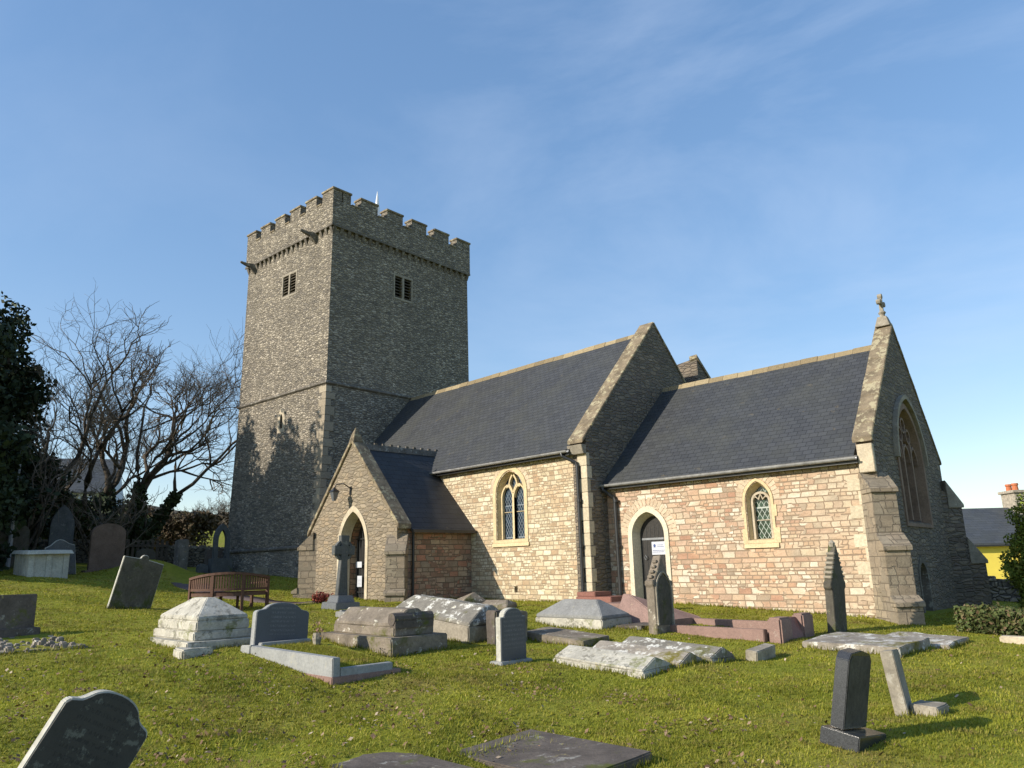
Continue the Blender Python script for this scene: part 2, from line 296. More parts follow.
leafy('yew_leaves', [(0, (.012,.022,.010)), (1, (.04,.06,.025))]); leafy('ivy_leaves', [(0, (.025,.04,.012)), (1, (.06,.075,.025))])
leafy('conifer_leaves', [(0, (.10,.15,.02)), (.6, (.17,.22,.035)), (1, (.26,.27,.06))]); leafy('hedge_leaves', [(0, (.05,.075,.02)), (.7, (.11,.13,.04)), (1, (.20,.13,.08))])
leafy('brown_hedge', [(0, (.045,.04,.02)), (.6, (.09,.07,.04)), (1, (.14,.095,.06))]); leafy('leaf_litter', [(0, (.11,.065,.035)), (.75, (.22,.14,.085)), (1, (.42,.34,.25))], .9)
leafy('heather', [(0, (.14,.03,.025)), (1, (.26,.06,.04))])
def voussoir():
    for nm, st in (('voussoir_stone', [(0, (.44,.34,.24)), (.5, (.52,.43,.31)), (1, (.56,.45,.33))]), ('tower_quoin', [(0, (.28,.24,.18)), (.5, (.33,.28,.21)), (1, (.38,.33,.25))]), ('nave_quoin', [(0, (.44,.38,.27)), (.5, (.51,.44,.32)), (1, (.57,.49,.36))]),
                   ('ridge_pieces', [(0, (.19,.15,.09)), (.5, (.26,.205,.12)), (1, (.32,.26,.16))])):
        m = Mat(nm, .9, .2); o = m.tc.outputs['Object']; n = m.noise(o, 20, 5, .7)
        m.col(m.mix(1., m.ramp(m.rnd(), st), m.ramp(n, [(.3, .75), (.7, 1.2)]), 'MULTIPLY')); m.bump(n, .5, .02)
voussoir()
def inscribed(name, c, ink, speck=.5, rough=.42, lich=0.):
    """headstone face: cut lettering too worn to read, as broken rows of shallow strokes"""
    m = Mat(name, rough, .45); o = m.tc.outputs['Object']
    n1 = m.noise(o, 4, 5, .6); base = m.mix(m.ramp(n1, [(.3, 0.), (.7, 1.)]), tuple(x*.85 for x in c), tuple(x*1.15 for x in c))
    base = m.mix(m.ramp(m.noise(o, 160, 2, .8), [(.45, 0.), (.62, speck)]), base, tuple(x*2.2+.03 for x in c))
    if lich: base = m.mix(m.ramp(m.noise(o, 7, 5, .7), [(.56, 0.), (.62, lich)]), base, (.26,.27,.23))
    sp = N(m.t, 'ShaderNodeSeparateXYZ'); m.L(o, sp.inputs[0])
    row = m.math('FRACT', m.math('MULTIPLY', sp.outputs[2], 16.)); rowm = m.math('LESS_THAN', row, .45)
    st = m.ramp(m.noise(m.mapping('Object', (1, 95, 30)), 1., 1.), [(.5, 0.), (.54, 1.)])
    zm = m.math('MULTIPLY', m.math('GREATER_THAN', sp.outputs[2], .2), m.math('LESS_THAN', m.math('ABSOLUTE', sp.outputs[1]), .2))
    k = m.math('MULTIPLY', m.math('MULTIPLY', rowm, st), zm); m.col(m.mix(m.math('MULTIPLY', k, .5), base, ink))
    m.bump(m.math('MULTIPLY', k, -1.), .3, .004)
inscribed('engraved_granite', (.05,.057,.068), (.16,.17,.18), .3); inscribed('engraved_slate', (.05,.048,.042), (.02,.02,.02), .1, .85, .4)
# ------------------------------------------------------------------ builders
ROOTM = {}
def tag(o, label=None, cat=None, group=None, kind=None):
    for k, v in (('label', label), ('category', cat), ('group', group), ('kind', kind)):
        if v: o[k] = v
    return o
def empty(name, loc=(0, 0, 0), rz=0., tilt=(0, 0), label=None, cat=None, group=None):
    o = bpy.data.objects.new(name, None); COL.objects.link(o); o.empty_display_size = .3
    M = Matrix.Translation(loc) @ Matrix.Rotation(tilt[0], 4, 'X') @ Matrix.Rotation(tilt[1], 4, 'Y') @ Matrix.Rotation(rz, 4, 'Z')
    o.matrix_world = M; ROOTM[o.name] = M; return tag(o, label, cat, group)
def boxuv(me):
    npoly = len(me.polygons)
    if not npoly: return
    nor = np.zeros(npoly*3); me.polygons.foreach_get('normal', nor); nor = nor.reshape(-1, 3)
    tot = np.zeros(npoly, int); me.polygons.foreach_get('loop_total', tot)
    vi = np.zeros(len(me.loops), int); me.loops.foreach_get('vertex_index', vi)
    vc = np.zeros(len(me.vertices)*3); me.vertices.foreach_get('co', vc); vc = vc.reshape(-1, 3)
    pn = np.repeat(nor, tot, axis=0); p = vc[vi]
    h = np.hypot(pn[:, 0], pn[:, 1]); flat = h < .12
    hx = np.where(flat, 0, pn[:, 0]/np.maximum(h, 1e-6)); hy = np.where(flat, -1, pn[:, 1]/np.maximum(h, 1e-6))
    hx = np.round(hx, 3); hy = np.round(hy, 3)
    u = -hy*p[:, 0] + hx*p[:, 1]
    sl = np.maximum(h, .12)
    v = np.where(flat, p[:, 1], p[:, 2]/np.where(flat, 1, sl))
    uv = me.uv_layers.new(name='UVMap'); uv.data.foreach_set('uv', np.c_[u, v].ravel())
class MB:
    def __init__(s, M=None): s.v = []; s.f = []; s.M = M      # M maps local triples to world
    def P(s, *pts):
        i = len(s.v); s.v += [tuple(s.M(p)) if s.M else tuple(p) for p in pts]; return list(range(i, i+len(pts)))
    def hexa(s, b, t):      # bottom 4, top 4 (ccw)
        i = s.P(*b, *t); q = i
        s.f += [(q[3], q[2], q[1], q[0]), (q[4], q[5], q[6], q[7])] + [(q[k], q[(k+1) % 4], q[4+(k+1) % 4], q[4+k]) for k in range(4)]; return s
    def box(s, x0, x1, y0, y1, z0, z1):
        return s.hexa([(x0,y0,z0),(x1,y0,z0),(x1,y1,z0),(x0,y1,z0)], [(x0,y0,z1),(x1,y0,z1),(x1,y1,z1),(x0,y1,z1)])
    def loft(s, rings, cap=True):
        n = len(rings[0]); idx = [s.P(*r) for r in rings]
        for a, b in zip(idx, idx[1:]):
            for k in range(n): s.f.append((a[k], a[(k+1) % n], b[(k+1) % n], b[k]))
        if cap: s.f += [tuple(reversed(idx[0])), tuple(idx[-1])]
        return s
    def ext(s, poly, b0, b1):   # poly [(a,c)], extruded along b ; local = (a,b,c)
        return s.loft([[(a, b0, c) for a, c in poly], [(a, b1, c) for a, c in poly]])
    def ringx(s, outer, inF, inB, bF, bB):     # frame with splayed inside; open at neither side
        n = len(outer); A = s.P(*[(a, bF, c) for a, c in outer]); B = s.P(*[(a, bF, c) for a, c in inF]); D = s.P(*[(a, bB, c) for a, c in inB]); E_ = s.P(*[(a, bB, c) for a, c in outer])
        for k in range(n):
            j = (k+1) % n; s.f += [(A[k], A[j], B[j], B[k]), (B[k], B[j], D[j], D[k]), (D[k], D[j], E_[j], E_[k]), (E_[k], E_[j], A[j], A[k])]
        return s
    def bar(s, path, w, b0, b1):     # flat bar following 2d path in (a,c)
        L, R_ = [], []
        for i, (a, c) in enumerate(path):
            p0 = path[max(i-1, 0)]; p1 = path[min(i+1, len(path)-1)]; d = (p1[0]-p0[0], p1[1]-p0[1]); l = math.hypot(*d) or 1
            L.append((a-d[1]/l*w/2, c+d[0]/l*w/2)); R_.append((a+d[1]/l*w/2, c-d[0]/l*w/2))
        rings = [[(l[0], b0, l[1]), (r[0], b0, r[1]), (r[0], b1, r[1]), (l[0], b1, l[1])] for l, r in zip(L, R_)]
        return s.loft(rings)
    def tube(s, path, rad, n=8, cap=True):
        rings = []; path = [Vector(p) for p in path]
        for i, p in enumerate(path):
            d = (path[min(i+1, len(path)-1)] - path[max(i-1, 0)]).normalized(); a = d.cross(Vector((0, 0, 1)) if abs(d.z) < .9 else Vector((1, 0, 0))).normalized(); b = d.cross(a)
            r = rad[i] if isinstance(rad, (list, tuple)) else rad
            rings.append([tuple(p + a*(r*math.cos(2*math.pi*k/n)) + b*(r*math.sin(2*math.pi*k/n))) for k in range(n)])
        return s.loft(rings, cap)
    def build(s, name, mat, parent=None, world=True, smooth=False, bevel=0., jitter=0., sub=0, uv=True, recalc=True):
        me = bpy.data.meshes.new(name); vs = s.v
        if parent is not None and world: I = rootM(parent).inverted(); vs = [tuple(I @ Vector(v)) for v in vs]
        me.from_pydata(vs, [], s.f); bm = bmesh.new(); bm.from_mesh(me)
        if recalc: bmesh.ops.recalc_face_normals(bm, faces=bm.faces)
        if bevel: bmesh.ops.bevel(bm, geom=list(bm.edges), offset=bevel, segments=2, affect='EDGES', clamp_overlap=True)
        if sub:
            bmesh.ops.triangulate(bm, faces=[f for f in bm.faces if len(f.verts) > 4])
            bmesh.ops.subdivide_edges(bm, edges=list(bm.edges), cuts=sub, use_grid_fill=True)
        if jitter:
            from mathutils import noise as mn
            for v in bm.verts:
                p = v.co*3.1; v.co += mn.noise_vector(p + Vector((7.3, hash(name) % 1 + 1.7, len(COL.objects)*3.7)))*jitter + mn.noise_vector(p*4)*jitter*.35
        bm.to_mesh(me); bm.free()
        if smooth: me.shade_smooth()
        if uv: boxuv(me)
        me.materials.append(MATS[mat]); o = bpy.data.objects.new(name, me); COL.objects.link(o)
        if parent is not None: o.parent = parent
        else: ROOTM[o.name] = Matrix()
        return o
def rootM(o):
    while o.parent: o = o.parent
    return ROOTM.get(o.name, Matrix())
def cut(obj, cutters):
    """boolean the cutter meshes (MB, in world space) out of obj"""
    for c in cutters:
        tmp = c.build('cutter', 'recess_dark', uv=False); tmp.matrix_world = Matrix()
        if obj.parent: tmp.parent = obj.parent; tmp.matrix_parent_inverse = rootM(obj).inverted()
        md = obj.modifiers.new('b', 'BOOLEAN'); md.object = tmp; md.operation = 'DIFFERENCE'; md.solver = 'EXACT'
        bpy.context.view_layer.update(); dg = bpy.context.evaluated_depsgraph_get()
        me = bpy.data.meshes.new_from_object(obj.evaluated_get(dg)); obj.modifiers.clear(); old = obj.data; obj.data = me; bpy.data.meshes.remove(old)
        bpy.data.objects.remove(tmp)
    for u in list(obj.data.uv_layers): obj.data.uv_layers.remove(u)
    boxuv(obj.data)
def arch(w, z0, zs, za, ca=0., n=9):
    """pointed arch outline from bottom left over the apex to bottom right"""
    r = za-zs; h = w/2; R = (r*r+h*h)/w; pts = [(ca-h, z0), ]
    cxl = h-R; th_ = math.atan2(r, -cxl)
    right = [(cxl+R*math.cos(th_*k/n), zs+R*math.sin(th_*k/n)) for k in range(n+1)]
    left = [(-x, z) for x, z in right]
    return pts + [(ca+x, z) for x, z in left] + [(ca+x, z) for x, z in reversed(right[:-1])] + [(ca+h, z0)]
def struct(o): o['kind'] = 'structure'; return o
# ------------------------------------------------------------------ ground
def grid_axis(lo, hi, fine_lo, fine_hi, step):
    a = list(np.arange(fine_lo, fine_hi+.01, step)); d = step; x = fine_lo
    while x > lo: d *= 1.35; x -= d; a.insert(0, max(x, lo))
    d = step; x = a[-1]
    while x < hi: d *= 1.35; x += d; a.append(min(x, hi))
    return np.array(a)
from mathutils import noise as mnoise
def make_ground():
    xs = grid_axis(-700, 500, -30, 4, .16); ys = grid_axis(-400, 700, -2, 18, .16)
    X, Y = np.meshgrid(xs, ys); Z = thv(X, Y)
    lump = np.zeros_like(Z)
    for k, (fx, fy, a) in enumerate([(1.7, 1.3, .022), (2.9, -2.1, .016), (-.8, 2.6, .02), (5.1, 4.3, .008), (-6.3, 3.9, .007)]):
        lump += a*np.sin(fx*X+fy*Y+k*1.9+.8*np.sin(.7*Y+k))
    Z += lump*np.clip(1-np.hypot(X+12, Y-8)/45, 0, 1)*np.clip((14.5-Y)/2, .15, 1)
    for mx, my, mr, mh in MOUNDS: Z += mh*np.exp(-((X-mx)**2+(Y-my)**2)/mr**2)
    v = np.c_[X.ravel(), Y.ravel(), Z.ravel()]; nx, ny = len(xs), len(ys)
    i = np.arange(nx*ny).reshape(ny, nx); f = np.stack([i[:-1, :-1], i[:-1, 1:], i[1:, 1:], i[1:, :-1]], -1).reshape(-1, 4)
    me = bpy.data.meshes.new('ground'); me.vertices.add(len(v)); me.vertices.foreach_set('co', v.ravel())
    me.loops.add(f.size); me.loops.foreach_set('vertex_index', f.ravel()); me.polygons.add(len(f)); me.polygons.foreach_set('loop_start', np.arange(0, f.size, 4)); me.polygons.foreach_set('loop_total', np.full(len(f), 4))
    me.update(calc_edges=True); me.shade_smooth(); me.materials.append(MATS['turf_soil'])
    o = bpy.data.objects.new('ground', me); COL.objects.link(o); struct(o)
MOUNDS = [(-28.2, 9.9, 1.3, .55), (-9.2, 2.6, .5, .09), (-7.2, 3.2, .35, .08)]
make_ground()
def gz(x, y):
    z = th(x, y); l = 0
    for k, (fx, fy, a) in enumerate([(1.7, 1.3, .022), (2.9, -2.1, .016), (-.8, 2.6, .02), (5.1, 4.3, .008), (-6.3, 3.9, .007)]): l += a*math.sin(fx*x+fy*y+k*1.9+.8*math.sin(.7*y+k))
    return z + l*max(0, 1-math.hypot(x+12, y-8)/45)*min(1, max(.15, (14.5-y)/2))
# ------------------------------------------------------------------ the church
CH = empty('church', (-16, 17, .6), label='old stone church with battlemented tower, slate roofs and gabled porch', cat='church')
def uvec(a): return Vector((math.cos(a), math.sin(a), 0))
# --- tower frame: s east, t north, origin east face / church axis
ta = .0765; TO = Vector((-25.1, 18.51, 0)); tx = uvec(ta); ty = uvec(ta+math.pi/2)
TW = lambda p: TO + tx*p[0] + ty*p[1] + Vector((0, 0, p[2]))
def trect(s0, s1, t0, t1, z): return [(s0, t0, z), (s1, t0, z), (s1, t1, z), (s0, t1, z)]
t1_ = 3.54
m = MB(TW); m.loft([trect(-6.62, .16, -4.72, t1_+.2, .2), trect(-6.55, .1, -4.5, t1_+.1, 1.6), trect(-6.43, .02, -4.34, t1_+.04, 2.44), trect(-6.41, .01, -4.30, t1_+.03, 2.5), trect(-6.36, .0, -4.12, t1_-.03, 8.51), trect(-6.35, 0, -4.06, t1_-.08, 14.95)])
tower = m.build('tower_wall', 'tower_rubble', CH)
cuts = []
for (sc, z0, z1, w) in ((-3.2, 12.82, 13.72, .42), (-2.68, 12.76, 13.66, .42)): cuts.append(MB(TW).box(sc-w/2, sc+w/2, -4.3, -3.78, z0, z1))
for (tc_, z0, z1) in ((-.66, 12.78, 13.72), (-.17, 12.78, 13.72)): cuts.append(MB(lambda p: TW((p[1], p[0], p[2]))).box(tc_-.2, tc_+.2, -.3, .3, z0, z1))
cuts.append(MB(TW).ext(arch(.2, 7.15, 7.5, 7.75, -2.93), -4.6, -3.85))
cut(tower, cuts)
def band(t_lo, z, h, out, name, mat, parent, s0=-6.38, s1=.0, t0=-4.3, t1=t1_):
    m = MB(TW); a, b = out, h
    m.loft([trect(s0, s1, t0, t1, z-b*.5), trect(s0-a, s1+a, t0-a, t1+a, z), trect(s0-a, s1+a, t0-a, t1+a, z+b*.4), trect(s0, s1, t0, t1, z+b*.9)]); return m.build(name, mat, parent, jitter=.012)
band(0, 8.5, .12, .08, 'string_course', 'dark_trim_stone', tower, -6.36, 0, -4.12)
band(0, 2.42, .12, .07, 'string_course', 'dark_trim_stone', tower, -6.43, .02, -4.34, t1_+.04)
# parapet: hollow box, slightly oversailing, with battlements
pr_ = .1; S0, S1, T0, T1 = -6.35-pr_, pr_, -4.06-pr_, t1_-.08+pr_
zp0, zp1, zm1, wt = 14.93, 16.05, 16.55, .42
m = MB(TW); m.ringx([(0, 0)]*4, [(0, 0)]*4, [(0, 0)]*4, 0, 0); m = MB(TW)
m.box(S0, S1, T0, T0+wt, zp0, zp1); m.box(S0, S1, T1-wt, T1, zp0, zp1); m.box(S0, S0+wt, T0+wt, T1-wt, zp0, zp1); m.box(S1-wt, S1, T0+wt, T1-wt, zp0, zp1); m.box(S0+wt, S1-wt, T0+wt, T1-wt, 14.94, 15.2)
par = m.build('parapet', 'tower_rubble', CH)
def merlon(s0, s1, t0, t1):
    b = MB(TW).box(s0, s1, t0, t1, zp1-.02, zm1-.07).build('merlon', 'tower_rubble', par)
    MB(TW).box(s0-.04, s1+.04, t0-.04, t1+.04, zm1-.07, zm1+.02).build('coping', 'coping_lichen', b, bevel=.012)
def copingseg(s0, s1, t0, t1): MB(TW).box(s0, s1, t0, t1, zp1-.015, zp1+.055).build('coping', 'coping_lichen', par, bevel=.01)
nM = 6; Ls = S1-S0; mw = .74; gs = (Ls-nM*mw)/(nM-1)
for k in range(nM):
    s0 = S0+k*(mw+gs)
    merlon(s0, s0+mw, T0, T0+wt); merlon(s0, s0+mw, T1-wt, T1)
    if k < nM-1: copingseg(s0+mw+.045, s0+mw+gs-.045, T0-.03, T0+wt+.03); copingseg(s0+mw+.045, s0+mw+gs-.045, T1-wt-.03, T1+.03)
Lt = T1-T0; mw2 = .86; gt = (Lt-nM*mw2)/(nM-1)
for k in range(nM):
    t0 = T0+k*(mw2+gt)
    for s0, s1 in ((S1-wt, S1), (S0, S0+wt)):
        a0 = t0 + (wt+.05 if k == 0 else 0); a1 = t0+mw2 - (wt+.05 if k == nM-1 else 0)
        if a1-a0 > .1: merlon(s0, s1, a0, a1)
        if k < nM-1: copingseg(s0-.03, s1+.03, t0+mw2+.045, t0+mw2+gt-.045)
# corbel table with small arches
for k in range(19):
    s = S0+.14+k*(Ls-.28)/18; m = MB(TW); m.hexa([(s-.06, T0+.085, 14.66), (s+.06, T0+.085, 14.66), (s+.06, T0+.13, 14.66), (s-.06, T0+.13, 14.66)], [(s-.07, T0-.02, 14.93), (s+.07, T0-.02, 14.93), (s+.07, T0+.12, 14.93), (s-.07, T0+.12, 14.93)]); m.build('corbel', 'dark_trim_stone', par)
for k in range(22):
    t = T0+.14+k*(Lt-.28)/21; m = MB(TW); m.hexa([(S1-.13, t-.06, 14.66), (S1-.085, t-.06, 14.66), (S1-.085, t+.06, 14.66), (S1-.13, t+.06, 14.66)], [(S1-.12, t-.07, 14.93), (S1+.02, t-.07, 14.93), (S1+.02, t+.07, 14.93), (S1-.12, t+.07, 14.93)]); m.build('corbel', 'dark_trim_stone', par)
m = MB(TW)
m.box(S0-.03, S1+.03, T0-.03, T0+.02, 14.90, 15.0); m.box(S1-.02, S1+.03, T0+.02, T1, 14.90, 15.0)
m.build('moulding', 'dark_trim_stone', par, bevel=.01)
for s in (-5.75, -1.1):
    m = MB(TW); m.loft([[(s-.09, T0+.1, 14.72), (s+.09, T0+.1, 14.72), (s+.09, T0+.1, 14.95), (s-.09, T0+.1, 14.95)], [(s-.06-.1, T0-.28, 14.80), (s+.06-.1, T0-.28, 14.80), (s+.06-.1, T0-.28, 14.94), (s-.06-.1, T0-.28, 14.94)], [(s-.22, T0-.55, 14.92), (s-.14, T0-.55, 14.92), (s-.14, T0-.55, 15.0), (s-.22, T0-.55, 15.0)]])
    m.hexa([(s-.05, T0+.05, 14.5), (s+.05, T0+.05, 14.5), (s+.05, T0+.12, 14.5), (s-.05, T0+.12, 14.5)], [(s-.08, T0-.22, 14.77), (s+.02, T0-.22, 14.77), (s+.05, T0+.12, 14.77), (s-.05, T0+.12, 14.77)])
    m.build('water_spout', 'dark_trim_stone', par, bevel=.008)
# quoins of the tower
m = MB(TW); z = 1.0; k = 0
while z < 8.2:
    h = random.uniform(.24, .36); a, b = (.42, .24) if k % 2 else (.24, .42)
    if z > 2.6 and not (8.2 < z < 8.7):
        tt = -4.30+(z-2.5)/6.*.18 if z < 8.5 else -4.12+(z-8.5)/6.4*.06
        m.box(-a, .022, tt-.006, tt+b, z, z+h-.02)
    z += h; k += 1
m.build('quoins', 'tower_quoin', CH, jitter=.006)
# belfry louvres
def louvre(frame, a0, a1, z0, z1, name='louvre_window'):
    w = MB(frame); w.box(a0-.07, a1+.07, .012, -.10, z0-.09, z0-.005); w.box(a0-.07, a1+.07, .012, -.10, z1+.005, z1+.1); w.box(a0-.07, a0-.005, .012, -.1, z0, z1); w.box(a1+.005, a1+.07, .012, -.1, z0, z1); w.box((a0+a1)/2-.05, (a0+a1)/2+.05, .012, -.1, z0, z1)
    fr = w.build(name, 'weathered_stone', CH)
    m = MB(frame)
    n = 7
    for half in ((a0, (a0+a1)/2-.055), ((a0+a1)/2+.055, a1)):
        for i in range(n):
            z = z0+(i+.3)*(z1-z0)/n; m.hexa([(half[0], -.02, z), (half[1], -.02, z), (half[1], -.18, z+.09), (half[0], -.18, z+.09)], [(half[0], -.02, z+.025), (half[1], -.02, z+.025), (half[1], -.18, z+.115), (half[0], -.18, z+.115)])
    m.build('louvre_boards', 'louvre_timber', fr)
    MB(frame).box(a0, a1, -.25, -.22, z0, z1).build('backing', 'recess_dark', fr)
louvre(lambda p: TW((p[0], -4.075-p[1], p[2])), -3.42, -2.46, 12.8, 13.68)
louvre(lambda p: TW((p[1], p[0], p[2])), -.87, .04, 12.78, 13.72)
m = MB(lambda p: TW((p[0], -4.15-p[1], p[2]))); o_, i_ = arch(.52, 6.98, 7.5, 7.98, -2.93), arch(.2, 7.15, 7.5, 7.75, -2.93)
fr = m.ringx(o_, i_, i_, .02, -.12).build('slit_window', 'quoin_stone', CH)
MB(lambda p: TW((p[0], -4.15-p[1], p[2]))).ext(i_, -.2, -.16).build('glass', 'recess_dark', fr)
m = MB(TW); m.tube([TW.__call__((-.0, 0, 0)) if 0 else (-1.0, -1.1, 15.2), (-1.0, -1.1, 16.4), (-1.0, -1.1, 17.1), (-1.0, -1.1, 17.9)], [.2, .2, .11, .01], 8); m.build('finial', 'spike_white', CH, smooth=False)

# --- nave
nx0, nx1, ny0, nw = -25.0, -12.81, 15.134, 6.868; nyr = ny0+nw/2; zE, zR = 4.62, 8.36; ZB = -.2
NW = lambda p: Vector((p[0], ny0+p[1], p[2]))
def gable_prism(M, s0, s1, w, ze, zr, zb, lift=0., mid=None):
    mid = w/2 if mid is None else mid
    return MB(M).loft([[(s, 0, zb), (s, w, zb), (s, w, ze+lift), (s, mid, zr+lift), (s, 0, ze+lift)] for s in (s0, s1)])
nave = gable_prism(NW, nx0, nx1-.48, nw, zE, zR-.02, ZB).build('nave_wall', 'nave_stone', CH)
NS = lambda p: Vector((p[0], ny0-p[1], p[2]))      # (along, outward, z) on the south wall
wo_ = arch(1.12, 2.32, 3.62, 4.26, -15.72)
cut(nave, [MB(NS).ext(wo_, .3, -.42), MB(NS).box(-15.63, -15.5, -.3, .3, .9, 1.07)])
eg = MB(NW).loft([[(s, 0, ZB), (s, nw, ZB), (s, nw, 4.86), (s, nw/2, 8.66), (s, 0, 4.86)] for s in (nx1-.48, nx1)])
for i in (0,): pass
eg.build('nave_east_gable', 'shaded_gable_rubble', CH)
def coping(M, s0, s1, w, zk, za, thick=.085, over=.025, tail=.16, name='coping'):
    out = []
    for side in (0, 1):
        dz = (za-zk)/(w/2); t0 = -tail; z0 = zk-dz*tail
        pt = lambda t: (t if side == 0 else w-t)
        q = [(pt(t0), z0), (pt(w/2), za), (pt(w/2), za+thick*1.3), (pt(t0), z0+thick*1.3)]
        m = MB(M); segs = 9
        for k in range(segs):
            f0, f1 = k/segs, (k+1)/segs-.004
            A = lambda f, up: (pt(t0+(w/2-t0)*f), z0+(za-z0)*f+up)
            a0, a1, b0, b1 = A(f0, 0), A(f1, 0), A(f0, thick*1.3), A(f1, thick*1.3)
            m.hexa([(s0-over, a0[0], a0[1]), (s1+over, a0[0], a0[1]), (s1+over, a1[0], a1[1]), (s0-over, a1[0], a1[1])], [(s0-over, b0[0], b0[1]), (s1+over, b0[0], b0[1]), (s1+over, b1[0], b1[1]), (s0-over, b1[0], b1[1])])
        out.append(m.build(name, 'coping_lichen', CH, bevel=.012, jitter=.008))
    return out
coping(NW, nx1-.48, nx1, nw, 4.865, 8.665)
def kneeler(M, s0, s1, t0, t1, z0, z1, mat='weathered_stone'):
    MB(M).hexa([(s0, t1-.12, z0), (s1, t1-.12, z0), (s1, t1, z0), (s0, t1, z0)], [(s0, t0, z1), (s1, t0, z1), (s1, t1, z1), (s0, t1, z1)]).build('kneeler', mat, CH, bevel=.01)
kneeler(NW, nx1-.50, nx1+.01, -.2, -.004, 4.42, 4.66)
def roof(M, s0, s1, w, ze, zr, over=.2, th_=.07, mat='slate_roof', name='roof', sides=(0, 1), mid=None):
    for side in sides:
        pt = lambda t: (t if side == 0 else w-t); dz = (zr-ze)/(w/2)
        m = MB(M); A = (pt(-over), ze-dz*over); B = (pt(w/2), zr)
        n = max(2, int((s1-s0)/.5)); rings = []
        for k in range(n+1):
            s = s0+(s1-s0)*k/n; sag = -.02*math.sin(math.pi*k/n)+random.uniform(-.004, .004)
            rings.append([(s, A[0], A[1]+.02+sag*.3), (s, B[0], B[1]+.02+sag), (s, B[0], B[1]+th_+.02+sag), (s, A[0], A[1]+th_+.02+sag*.3)])
        m.loft(rings); m.build(name, mat, CH)
roof(NW, nx0-.6, nx1-.49, nw, 4.70, 8.41)
def ridge(M, s0, s1, t, z, mat='ridge_pieces', step=.45, h=.065, wd=.13, slope=1.1):
    m = MB(M); s = s0
    while s < s1-.05:
        e = min(s+step-.01, s1); j = random.uniform(-.008, .008)
        m.loft([[(x, t-wd, z-wd*slope+.03+j), (x, t-.03, z+h+j), (x, t+.03, z+h+j), (x, t+wd, z-wd*slope+.03+j)] for x in (s, e)]); s += step
    m.build('ridge_tiles', mat, CH)
ridge(NW, nx0, nx1-.55, nw/2, 8.46)
def gutter(M, s0, s1, t, z, r=.065):
    m = MB(M); n = 8
    prof = [(t+r*math.cos(math.pi+math.pi*k/n), z+r*math.sin(math.pi+math.pi*k/n)) for k in range(n+1)] + [(t+(r-.012)*math.cos(2*math.pi-math.pi*k/n), z+(r-.012)*math.sin(2*math.pi-math.pi*k/n)) for k in range(n+1)]
    m.loft([[(s, a, b) for a, b in prof] for s in (s0, s1)]); m.build('gutter', 'gutter_grey', CH, smooth=False)
    MB(M).box(s0, s1, t+r+.005, t+r+.045, z-.12, z+.04).build('fascia', 'black_paint', CH)
gutter(NW, -25.0, nx1-.42, -.27, 4.54)
def downpipe(M, pts, r=.045, mat='black_paint'):
    m = MB(); P = [M(p) for p in pts]; m.tube([tuple(p) for p in P], r, 10)
    for z in np.arange(min(p[2] for p in pts)+.3, max(p[2] for p in pts[-2:-1]) if 0 else pts[2][2], 1.15):
        q = M((pts[-1][0], pts[-1][1], z)); m.tube([(q.x, q.y, q.z-.035), (q.x, q.y, q.z+.035)], r*1.35, 10)
    m.build('downpipe', mat, CH, smooth=False)
downpipe(NW, [(-13.45, -.27, 4.5), (-13.42, -.27, 4.4), (-13.12, -.1, 4.22), (-13.08, -.08, 4.1), (-13.06, -.08, .62)])
# quoins nave SE corner
m = MB(NW); z = .55; k = 0
while z < 4.35:
    h = random.uniform(.26, .4); a, b = (.42, .26) if k % 2 else (.27, .42); m.box(nx1-a*.75, nx1+.004, -.010, b*.45, z, z+h-.012); z += h; k += 1
m.build('quoins', 'nave_quoin', CH, bevel=.006)
